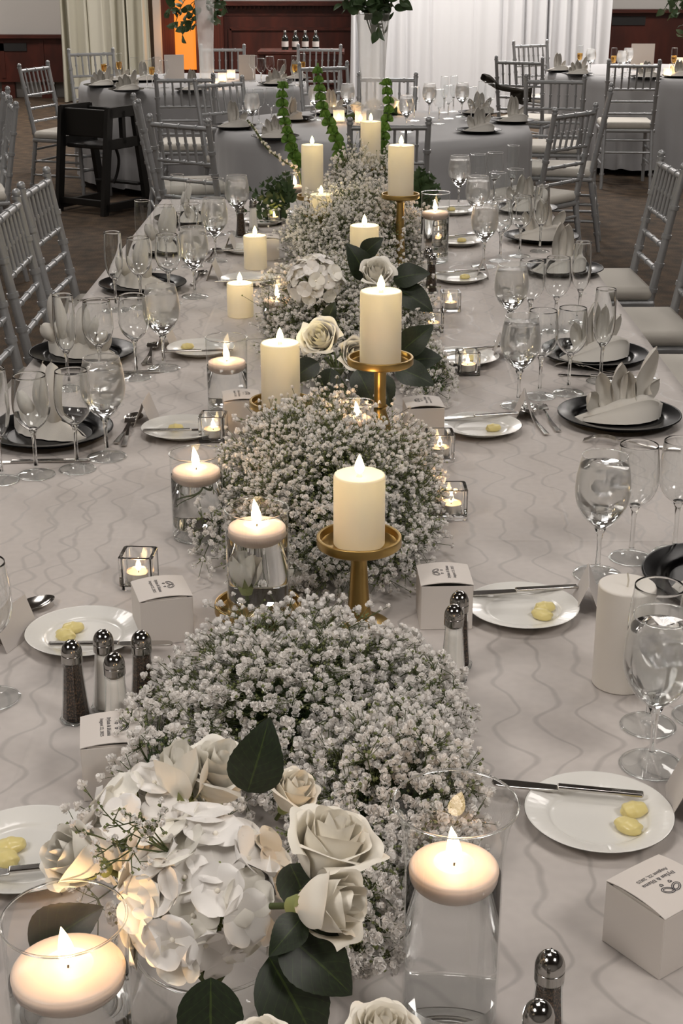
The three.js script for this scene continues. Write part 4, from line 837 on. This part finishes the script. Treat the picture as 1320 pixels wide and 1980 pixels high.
mound("second mound of baby's breath, behind the brass holder with one pillar candle", 23, [
  { c: [-0.052, 0.79, -2.36], r: [0.215, 0.155, 0.42], n: 7600 }, { c: [0.07, 0.78, -2.15], r: [0.08, 0.075, 0.16], n: 300, stray: 0.3, spread: 0.28 }, { c: [-0.235, 0.79, -2.3], r: [0.06, 0.09, 0.22], n: 340, stray: 0.3, spread: 0.28 }], { size: 0.0056, holes: [[817, 842, 0.085], [849, 880, 0.06], [690, 790, 0.05]].map(([x, y, r]) => { const v = on(x, y, TOP + 0.03); return [v.x, v.y, v.z, r]; }) });
mound("third mound of baby's breath around the middle white roses", 37, [
  { c: [-0.035, 0.79, -3.62], r: [0.235, 0.165, 0.55], n: 7600 }, { c: [0.165, 0.775, -3.15], r: [0.075, 0.08, 0.2], n: 420, stray: 0.3, spread: 0.28 }], { single: 120, size: 0.0061 });
mound("farthest and tallest mound of baby's breath below the tall pillar candles", 53, [
  { c: [-0.01, 0.79, -4.72], r: [0.25, 0.205, 0.55], n: 6800 }, { c: [0.02, 0.82, -5.35], r: [0.175, 0.215, 0.42], n: 4000 }], { single: 60, size: 0.0066 });

// loose sprig arching out at the left of the front arrangement
{
  const o = group(), pts = [], fl = [], bd = []; seed(77);
  const grow = (p, d, len, lv) => { const e = p.clone().addScaledVector(d, len); pts.push(bar(p, e, 0.0004 + 0.00018 * (3 - lv), 0.0004, 5)); if (lv === 3) { (rnd() < 0.4 ? fl : bd).push([e, d]); return; } const n = lv === 2 ? 2 : 3; for (let k = 0; k < n; k++) grow(p.clone().lerp(e, 0.45 + 0.55 * (k + 1) / n), d.clone().add(V(rr(-1.1, 1.1), rr(-0.9, 0.9), rr(-0.9, 0.9))).normalize(), len * rr(0.35, 0.6), lv + 1); };
  const root = deep(330, 1650, 1.2); for (const [px, py] of [[110, 1620], [150, 1560], [200, 1530], [250, 1600], [230, 1520]]) { const t = deep(px, py, 1.17).sub(root); grow(V(0, 0, 0), t.clone().normalize(), t.length() * 0.52, 0); }
  mesh('branch', merge(pts), M.stem, o);
  for (const [e, d] of fl) { const m = mesh('floret', floretGeos[fl.length % 3], M.floret, o); m.position.copy(e); aim(m, d); m.scale.setScalar(0.0046 * rr(0.7, 1.1)); }
  for (const [e] of bd) { const m = mesh('bud', budG, M.bud, o); m.position.copy(e); m.scale.set(0.0016, 0.002, 0.0016); }
  put(o, 'babys_breath_sprig', root, null, "loose twiggy sprig of baby's breath arching out left of the hydrangea", 'flowers');
}

// front arrangement
function bowlVase(r, h, p, label) {
  const o = group(), prof = smooth([[r * 0.5, 0.004], [r * 0.8, 0.014], [r, h * 0.45], [r * 0.93, h * 0.8], [r * 0.86, h]], 5);
  mesh('glass_bowl', lathe(prof, 48), M.glass, o); mesh('rim', torus(r * 0.86, 0.0016, h), M.solidGlass, o);
  mesh('foot', lathe([[0, 0.0004], [r * 0.55, 0.0004], [r * 0.56, 0.003], [r * 0.3, 0.006], [0, 0.0065]], 40), M.solidGlass, o);
  const st = []; seed(9); for (let k = 0; k < 14; k++) { const a = rnd() * tau; st.push(bar(V(Math.cos(a) * r * 0.4, 0.012, Math.sin(a) * r * 0.4), V(-Math.cos(a) * r * 0.5, h * 1.15, -Math.sin(a) * r * 0.5), 0.0024, 0.002, 6)); }
  mesh('cut_stems', merge(st), M.stem, o);
  put(o, 'flower_bowl', p, 0, label, 'vase');
}
bowlVase(0.075, 0.115, V(HY.x + 0.005, TOP + NEAR, HY.z + 0.0), 'round glass bowl under the large front hydrangea');
{
  const h = hydrangea(0.060, 46, M.petal, 0.0255, 5);
  for (const [px, py, dx, dy, dz, L, roll] of [[408, 1890, 0.0, -0.75, 0.75, 0.075, 3.1], [520, 1850, 0.35, -0.6, 0.7, 0.085, 2.9], [545, 1800, 0.6, -0.5, 0.6, 0.075, 2.7]]) {
    const b = deep(px, py, 1.12).sub(HY); leafFacing(h, b, V(dx, dy, dz * 0.3), L, V(dx * 0.5, 0.6, 0.8));
  }
  put(h, 'hydrangea', HY, null, 'large white hydrangea head at the bottom left with broad petals', 'flower');
  put(hydrangea(0.045, 26, M.petal, 0.023, 8), 'hydrangea', deep(285, 1600, 1.32), null, 'smaller white hydrangea peeping out behind the large one, upper left', 'flower');
}
function bloom(px, py, dist, dir, open, mat, size, variant, label, leaves = [], turn = 0) {
  const o = rose(open, mat, size, variant), p = deep(px, py, dist), d = V(...dir).normalize();
  aim(o, d, turn); p.addScaledVector(d, -0.022 * size);
  put(o, 'rose', p, null, label, 'rose');
  const inv = o.quaternion.clone().invert();
  for (const [lx, ly, ld, ldir, L, roll] of leaves) { const b = deep(lx, ly, ld).sub(p).applyQuaternion(inv).divideScalar(size); leafFacing(o, b, V(...ldir), L / size, V(0, 0.55, 0.85).add(V(roll, 0, 0)), inv); }
}
bloom(636, 1645, 1.19, [0.28, 0.9, 0.0], 0.75, M.cream1, 1.2, 1, 'open cream rose at the right of the front hydrangea, upper one', [[560, 1670, 1.2, [0.3, -0.4, 0.6], 0.06, 0.4], [575, 1730, 1.16, [0.7, 0.1, 0.5], 0.05, 0]]);
bloom(630, 1750, 1.12, [0.75, 0.28, 0.35], 0.35, M.cream1, 1.08, 2, 'half closed cream rose below the open one, right of the hydrangea', [[585, 1772, 1.12, [-0.5, -0.3, 0.6], 0.04, 0]]);
bloom(152, 1660, 1.24, [-0.55, 0.55, 0.35], 0.3, M.cream2, 1.05, 3, 'cream rose left of the hydrangea beside the side plate', [[62, 1845, 1.36, [0.75, 0.6, 0.0], 0.085, -0.3]]);
bloom(350, 1500, 1.30, [-0.05, 1, 0.05], 0.0, M.cream2, 1.15, 4, 'tall white rosebud standing behind the hydrangea');
bloom(424, 1500, 1.33, [0.2, 0.95, 0.15], 0.5, M.cream2, 1.15, 5, 'white rose between the rosebud and the big dark leaf', [[478, 1532, 1.28, [0.28, 0.95, -0.1], 0.072, 0.15]]);
bloom(566, 1535, 1.36, [0.4, 0.8, 0.2], 0.5, M.cream1, 0.8, 6, 'cream rose half buried in the flowers right of the dark leaf');
bloom(738, 2005, 1.06, [0.1, 0.95, 0.1], 0.7, M.cream1, 0.8, 7, 'cream rose cut by the bottom edge of the picture, right one');
bloom(505, 2025, 1.03, [-0.1, 0.95, 0.1], 0.7, M.cream1, 0.66, 8, 'cream rose barely showing at the bottom edge, left one');
// middle arrangement
bowlVase(0.066, 0.085, at(655, 772), 'footed glass bowl under the middle white roses');
put(hydrangea(0.058, 44, M.petal, 0.021, 15), 'hydrangea', deep(610, 545, 3.45), null, 'white hydrangea on the third flower mound above the middle roses', 'flower');
bloom(622, 655, 2.86, [-0.25, 0.55, 0.75], 0.65, M.cream2, 1.25, 1, 'open white rose facing the camera left of the tall brass holder', [[632, 622, 2.95, [0.3, 0.8, 0.1], 0.045, 0], [615, 700, 2.82, [-0.6, -0.35, 0.3], 0.072, -0.2], [570, 688, 2.88, [-0.8, 0.25, 0.1], 0.06, -0.3], [640, 712, 2.80, [-0.1, -0.6, 0.3], 0.07, 0], [590, 720, 2.84, [-0.9, -0.1, 0.2], 0.07, 0]]);
bloom(684, 685, 2.86, [0.25, 0.35, 0.8], 0.5, M.cream2, 1.1, 5, 'white rose half behind the tall brass holder', [[690, 715, 2.82, [0.3, -0.5, 0.4], 0.08, 0], [775, 680, 2.95, [0.6, 0.55, 0.1], 0.085, 0.2], [765, 712, 2.92, [0.8, -0.25, 0.3], 0.085, 0.2], [730, 725, 2.86, [0.3, -0.6, 0.4], 0.07, 0.1], [780, 700, 2.97, [0.9, 0.15, 0.1], 0.08, 0.2]]);
bloom(726, 532, 3.45, [0.1, 0.7, 0.6], 0.6, M.cream2, 1.3, 6, 'white rose behind the pillar candle on the tall brass holder', [[708, 540, 3.5, [-0.4, 0.8, 0.1], 0.10, 0.3], [700, 495, 3.5, [0.5, 0.5, 0.2], 0.07, 0.1], [760, 540, 3.45, [0.8, 0.2, 0.2], 0.09, 0], [768, 560, 3.45, [0.8, -0.4, 0.3], 0.10, 0.1]]);
bloom(476, 1105, 2.0, [-0.1, 1, 0.05], 0.0, M.cream2, 1.0, 4, 'white rosebud standing in the water glass on the low brass tray');
bloom(566, 1118, 2.2, [0.3, 0.8, 0.2], 0.1, M.cream2, 0.9, 4, 'small white rosebud right of the water glass on the brass tray');

// green flower spires and fern at the far end
{
  const cup = lathe([[0.002, 0], [0.010, 0.006], [0.016, 0.015], [0.0185, 0.020]], 12);
  const spire = (pts, label, tip) => {
    const o = group(), w = pts.map(([x, y]) => deep(x, y, 5.45)), root = w[0].clone(), c = new THREE.CatmullRomCurve3(w.map((p) => p.clone().sub(root)));
    mesh('stem', new THREE.TubeGeometry(c, 24, 0.004, 6), M.bell, o); seed(pts[0][0]);
    const L = c.getLength(), n = Math.round(L / 0.034);
    for (let k = Math.round(n * 0.3); k < n; k++) for (let j = 0; j < 4; j++) { const p = c.getPointAt(k / n), a = j * Math.PI / 2 + k * 0.7, s = lerp(1.3, 0.8, k / n) * rr(0.85, 1.1); const m = mesh('bell_cup', cup, M.bell, o); m.position.copy(p); aim(m, V(Math.cos(a), 0.55, Math.sin(a))); m.scale.setScalar(s); }
    put(o, 'green_flower_spire', root, null, label, 'flower');
  };
  spire([[590, 408], [578, 330], [562, 285], [550, 235], [545, 195], [546, 162], [536, 158]], 'green bell shaped flower spire left of the tall pillar candles, left one');
  spire([[660, 408], [655, 290], [640, 250], [624, 210], [616, 165], [614, 122]], 'tall straight green flower spire above the left tall candle');
  spire([[740, 408], [742, 300], [742, 255], [752, 215], [748, 175], [745, 158], [733, 162]], 'green flower spire between the two tall right candles');
  const o = group(), root = deep(582, 405, 5.4); seed(3); const c = new THREE.CatmullRomCurve3([[582, 405], [575, 330], [545, 310], [515, 285], [492, 250], [478, 232]].map(([x, y]) => deep(x, y, 5.4).sub(root)));
  mesh('stem', new THREE.TubeGeometry(c, 20, 0.004, 6), M.stem, o);
  for (let k = 14; k < 40; k++) { const p = c.getPointAt(k / 40), m = mesh('blossom', floretGeos[k % 3], M.cream2, o); m.position.copy(p).add(V(rr(-1, 1), rr(-1, 1), rr(-1, 1)).multiplyScalar(0.016 * (1.1 - k / 40))); aim(m, V(rr(-1, 1), rr(0, 1), rr(-1, 1))); m.scale.setScalar(lerp(0.014, 0.006, k / 40)); }
  put(o, 'white_flower_spike', root, null, 'pale arching flower spike reaching left over the far table edge', 'flower');
  for (const [sx, sy, ang, label] of [[560, 378, 2.7, 'dark green fern leaves spreading left at the far end of the long table'], [800, 352, 0.25, 'dark green fern leaves right of the tall pillar candle']]) {
    const f = group(), r0 = deep(sx, sy + 22, 5.3); seed(sx);
    for (let k = 0; k < 9; k++) { const a = ang + (k - 4) * 0.26, len = (ang > 1 ? 0.17 : 0.10) * rr(0.7, 1.1); const d = V(Math.cos(a), Math.sin(a), rr(-0.2, 0.4)).normalize();
      mesh('stem', bar(V(0, 0, 0), d.clone().multiplyScalar(len), 0.002, 0.001, 5), M.fern, f);
      for (let j = 1; j < 7; j++) for (const s of [-1, 1]) leafOn(f, d.clone().multiplyScalar(len * j / 7), d.clone().applyAxisAngle(V(0, 0, 1), s * 0.85), 0.046 * (1.1 - j / 9), rr(-1, 1), 'leaflet', M.fern); }
    put(f, 'fern', r0, null, label, 'fern');
  }
}

// tall vases with greenery on the round tables
function tallVase(c, H, r0, r1, label, greenLabel, spots) {
  const o = group(), prof = smooth([[r0, 0.004], [r0 * 1.0, H * 0.25], [lerp(r0, r1, 0.35), H * 0.6], [lerp(r0, r1, 0.7), H * 0.85], [r1, H]], 6);
  const g = lathe(prof, 40), p = g.attributes.position; for (let i = 0; i < p.count; i++) { const a = Math.atan2(p.getZ(i), p.getX(i)), k = 1 + 0.02 * Math.sin(a * 20); p.setX(i, p.getX(i) * k); p.setZ(i, p.getZ(i) * k); } g.computeVertexNormals();
  mesh('glass_wall', g, M.frost, o); mesh('glass_base', lathe([[0, 0.0004], [r0, 0.0004], [r0 * 1.02, 0.01], [r0, 0.02], [0, 0.02]], 32), M.solidGlass, o); mesh('rim', torus(r1, 0.003, H), M.solidGlass, o);
  put(o, 'trumpet_vase', V(c.x, TOP + NEAR, c.z), 0, label, 'vase');
  const f = group(); seed(Math.round(c.x * 100) + 500); const base = V(c.x, TOP + H, c.z);
  for (const [px, py, n] of spots) {
    const t = onWall(px, py, c.z + rr(-0.1, 0.12)).sub(base), mid = t.clone().multiplyScalar(0.55).add(V(0, 0.07, 0)), cv = new THREE.CatmullRomCurve3([V(0, -0.12, 0), mid, t]);
    mesh('twig', new THREE.TubeGeometry(cv, 14, 0.003, 5), M.stem, f);
    for (let k = 0; k < n; k++) { const q = cv.getPointAt(lerp(0.45, 1, (k + rnd()) / n)); leafOn(f, q, V(rr(-1, 1), rr(-0.9, 0.6), rr(-0.6, 1)), rr(0.055, 0.085), rnd() * 6, 'leaf', M.fern); }
  }
  put(f, 'greenery', base, null, greenLabel, 'foliage');
}
tallVase(V(0.075, 0, -8.3), 0.62, 0.062, 0.092, 'tall clear trumpet vase standing in the middle of the middle round table', 'green trailing leaves in the vase on the middle round table', [[655, 12, 10], [665, 22, 8], [690, 28, 9], [720, 15, 9], [732, 62, 9], [742, 68, 8], [762, 14, 9], [780, 4, 9], [700, -20, 9], [740, -20, 10], [752, 40, 6]]);
tallVase(V(TL.x + 0.10, 0, TL.z), 0.72, 0.055, 0.085, 'tall clear vase on the left back table before the orange light', 'green leaves hanging from the vase on the left back table', [[322, 30, 10], [335, 55, 10], [352, 72, 10], [368, 60, 7], [330, 5, 9], [430, 15, 10], [420, 50, 10], [412, 40, 7], [440, 25, 6], [390, -30, 8]]);
tallVase(V(TR.x + 0.28, 0, TR.z + 0.3), 0.70, 0.06, 0.09, 'tall clear vase at the right edge on the right back table', 'green leaves in the vase at the top right corner', [[1282, 20, 9], [1290, 40, 9], [1310, 30, 8], [1295, 5, 9], [1325, 10, 8], [1318, 75, 5]]);

// ------------------------------------------------------------------ round table settings
{
  const T = ['middle round table', 'left back table', 'right back table'];
  const set = (t, list) => list.forEach(([px, py, v, turn, where]) => {
    const p = at(px, py);
    copy(charger0, 'charger', p, 0, `black plate ${where} on the ${T[t]}`, 'plate', `black plates on the ${T[t]}`);
    copy(napkins[v], 'folded_napkin', p.clone().setY(TOP + 0.0062), turn, `folded white napkin ${where} on the ${T[t]}`, 'napkin', `napkins on the ${T[t]}`);
  });
  set(0, [[925, 257, 2, 0.3, 'at the near right'], [990, 238, 1, 0.2, 'at the right end'], [532, 269, 0, 0.2, 'at the near left'], [452, 249, 1, -0.2, 'at the left end'], [565, 234, 2, 1, 'behind the green spire'], [925, 222, 2, 0, 'at the back right'], [640, 222, 1, 0, 'at the back']]);
  set(1, [[195, 168, 0, 0.1, 'at the left end'], [244, 177, 0, 0.2, 'at the near left'], [372, 177, 1, 0.2, 'behind the chair slats'], [232, 158, 1, 0, 'at the back left beside the golden glass'], [532, 165, 0, 0.2, 'at the near right'], [570, 155, 1, 0.2, 'at the right end'], [278, 158, 1, 0, 'left of the cream menu card']]);
  set(2, [[1115, 146, 0, 0.1, 'at the near left'], [1077, 139, 1, 0.1, 'at the left end'], [1248, 152, 2, 0.1, 'seen through the chair back'], [1310, 150, 2, 0.1, 'at the right edge']]);
  const amberFill = lathe([[0, 0.098], [0.014, 0.1], [0.0205, 0.115], [0.0225, 0.14], [0.0222, 0.155], [0, 0.155]], 20);
  const flutes = (t, list) => list.forEach(([px, py, where]) => { const o = fluteFar0.clone(); mesh('wine', amberFill, M.amber, o); put(o, 'champagne_flute', at(px, py), 0, `flute of golden wine ${where} on the ${T[t]}`, 'champagne flute', `filled flutes on the ${T[t]}`); });
  const glasses = (t, proto, name, cat, what, list) => list.forEach(([px, py, where]) => copy(proto, name, at(px, py), px * 0.1, `${what} ${where} on the ${T[t]}`, cat, `${cat} on the ${T[t]}`));
  glasses(0, goblet0, 'water_goblet', 'water goblet', 'goblet of water', [[829, 228, 'right of the tall candles'], [892, 226, 'behind the near right napkin'], [785, 256, 'behind the tall right candle'], [488, 252, 'at the left, nearest'], [610, 232, 'behind the left tall candle'], [672, 228, 'behind the tallest candle']]);
  glasses(0, wineFar0, 'wine_glass', 'wine glass', 'empty wine glass', [[500, 240, 'left of the green spire'], [525, 238, 'beside the left green spire'], [848, 240, 'in the middle of the right half'], [866, 230, 'right of the water goblet'], [910, 234, 'left of the far right napkin'], [800, 234, 'right of the tall right candle'], [945, 226, 'at the back right'], [470, 236, 'at the left beyond the napkin']]);
  glasses(0, fluteFar0, 'champagne_flute', 'champagne flute', 'empty champagne flute', [[858, 218, 'at the back'], [876, 216, 'at the back, right one'], [930, 230, 'at the far right'], [560, 226, 'behind the left green spire']]);
  glasses(1, wineFar0, 'wine_glass', 'wine glass', 'wine glass', [[262, 163, 'at the left'], [285, 170, 'in the left middle'], [305, 162, 'in front of the white trim'], [318, 170, 'left of the cream menu card'], [505, 165, 'before the dark panelling'], [522, 160, 'in the middle of the right half'], [545, 168, 'at the right'], [490, 158, 'left of the right glasses']]);
  flutes(1, [[203, 165, 'at the left end'], [232, 160, 'before the cream curtain'], [295, 172, 'right of the near left napkin'], [570, 166, 'at the right end'], [585, 160, 'farthest right']]);
  glasses(2, goblet0, 'water_goblet', 'water goblet', 'goblet of water', [[1140, 143, 'at the left against the drape'], [1200, 148, 'beside the drape edge'], [1212, 141, 'in front of the dark panelling']]);
  flutes(2, [[1119, 140, 'behind the near left napkin'], [1184, 146, 'left of the chair back'], [1300, 146, 'at the right edge']]);
  const menu = (px, py, w, h, turn, mat, label) => { const o = group(); mesh('card_face', rbox(w, h, 0.004, 0.001, 0, h / 2, 0), mat, o); mesh('card_leg', rbox(w * 0.5, h * 0.8, 0.002, 0.0008, 0, h * 0.4, -0.03).rotateX(0.15).translate(0, 0.003, 0), mat, o); put(o, 'menu_card', at(px, py), turn, label, 'menu card'); };
  menu(338, 158, 0.15, 0.20, 0.2, M.card, 'cream menu card standing on the left back table below the orange light');
  menu(478, 155, 0.13, 0.19, -0.1, M.card, 'white menu card standing behind the candles on the left back table');
  menu(1240, 134, 0.20, 0.21, 0, M.card, 'pinkish framed card standing on the right back table');
  // small lit candles on the round tables
  const votive = (r, h) => { const o = group(); mesh('glass_cup', lathe([[r * 0.8, 0.003], [r, 0.01], [r, h]], 28), M.frost, o); mesh('glass_base', lathe([[0, 0.0004], [r * 0.8, 0.0004], [r * 0.82, 0.006], [0, 0.007]], 24), M.solidGlass, o); return o; };
  const flameLow = () => { const o = group(); mesh('wax', lathe([[0, 0], [0.02, 0], [0.0205, 0.012], [0, 0.013]], 20), M.waxWhite, o); mesh('flame', flameGeo(0.034, 0.011).translate(0, 0.013, 0), M.flame, o); light(o, 0.026, FIRE, 1.2); return o; };
  const v0 = votive(0.033, 0.075), f0 = flameLow();
  for (const [px, py, label] of [[430, 160, 'on the left back table, left of two'], [447, 154, 'on the left back table, right of two'], [415, 172, 'on the left back table nearest the chair back'], [655, 238, 'on the middle round table left of the tallest candle'], [645, 222, 'on the middle round table, at the back'], [697, 240, 'on the middle round table beside the tallest candle'], [778, 222, 'on the middle round table right of the vase'],
    [1244, 140, 'on the right back table in front of the pinkish card'], [1300, 142, 'on the right back table near the right edge'], [1312, 128, 'on the right back table at the right edge, farther one'], [1290, 150, 'on the right back table at the right, nearest']]) {
    const p = at(px, py); copy(v0, 'votive_glass', p, 0, 'round votive glass ' + label, 'candle holder', 'votives on the round tables');
    copy(f0, 'votive_candle', p.clone().setY(TOP + 0.0085), 0, 'candle in the votive ' + label, 'candle', 'votives on the round tables');
  }
  for (const [px, py, sz, v, label] of [[690, 232, 1.4, 6, 'pale rose on the middle round table left of the vase foot'], [722, 228, 1.5, 5, 'pale yellow rose at the foot of the vase on the middle round table'], [757, 222, 1.4, 1, 'cream rose right of the vase on the middle round table']]) {
    const o = rose(0.7, M.cream1, sz, v), p = at(px, py); p.y += 0.026 * sz; put(o, 'rose', p, 0, label, 'rose');
    for (let k = 0; k < 5; k++) leafOn(o, V(0, -0.02, 0), V(Math.cos(k * 1.3), 0.2, Math.sin(k * 1.3)), 0.06, 0, 'leaf', M.fern);
  }
  { // serving table with dark bottles before the panelling
    const z = -16.2, a = onWall(545, 96, z), b = onWall(620, 96, z), w = b.x - a.x + 0.5, h = a.y;
    const o = group(); mesh('table_top', rbox(w, 0.04, 0.5, 0.01, 0, h - 0.02, 0), M.wood, o); for (const sx of [-1, 1]) for (const sz of [-1, 1]) mesh('leg', box(0.05, h - 0.04, 0.05, sx * (w / 2 - 0.04), (h - 0.04) / 2, sz * 0.2), M.wood, o);
    put(o, 'serving_table', V((a.x + b.x) / 2, 0, z), 0, 'dark wooden serving table before the panelling, holding bottles', 'table');
    const bt = () => { const q = group(); mesh('bottle_glass', lathe(smooth([[0.0001, 0.001], [0.036, 0.001], [0.037, 0.01], [0.037, 0.10], [0.033, 0.125], [0.014, 0.155], [0.013, 0.19]], 4), 20), M.bottle, q); mesh('label', lathe([[0.0374, 0.03], [0.0374, 0.085]], 20), M.card, q); mesh('cap', lathe([[0.0145, 0.165], [0.0145, 0.193], [0, 0.194]], 16), M.chrome, q); return q; };
    const b0 = bt(); [[551, 'leftmost'], [571, 'second from the left'], [590, 'third from the left'], [610, 'rightmost']].forEach(([px, w2]) => copy(b0, 'bottle', V(onWall(px, 96, z).x, h + NEAR, z), 0, `dark bottle on the serving table, ${w2} of four`, 'bottle', 'dark bottles'));
  }
  { // dark rolled shawl with a hanging end, over the back of the chair left of the right table
    const o = group(), z = -11.5, pts = [[934, 150], [948, 156], [962, 168], [985, 173], [1026, 178]].map(([x, y]) => onWall(x, y, z)), root = pts[4].clone(), c = new THREE.CatmullRomCurve3(pts.map((v) => v.clone().sub(root)));
    mesh('rolled_end', surf((u, v) => { const pt = c.getPoint(v), a = u * tau, r = lerp(0.052, 0.020, Math.min(1, v * 2.2)) * Math.pow(Math.sin(Math.PI * clamp(0.06 + v * 0.9, 0, 1)), 0.4) * (1 + 0.12 * Math.sin(a * 4 + v * 9)); return V(pt.x + Math.cos(a) * r * 0.7, pt.y + Math.sin(a) * r, pt.z + Math.cos(a) * r); }, 18, 30), M.shawl, o);
    const a = onWall(986, 172, z).sub(root), b = onWall(1027, 200, z).sub(root);
    mesh('hanging_end', surf((u, v) => V(lerp(a.x, b.x, u), lerp(a.y, b.y, v) + 0.01 * Math.sin(u * 8), 0.012 * Math.sin(u * 14 + v * 5)), 20, 10), M.shawl, o);
    put(o, 'shawl', root, null, 'dark rolled shawl hung on the chair left of the right back table', 'shawl');
  }
}
renderer.render(scene, camera);
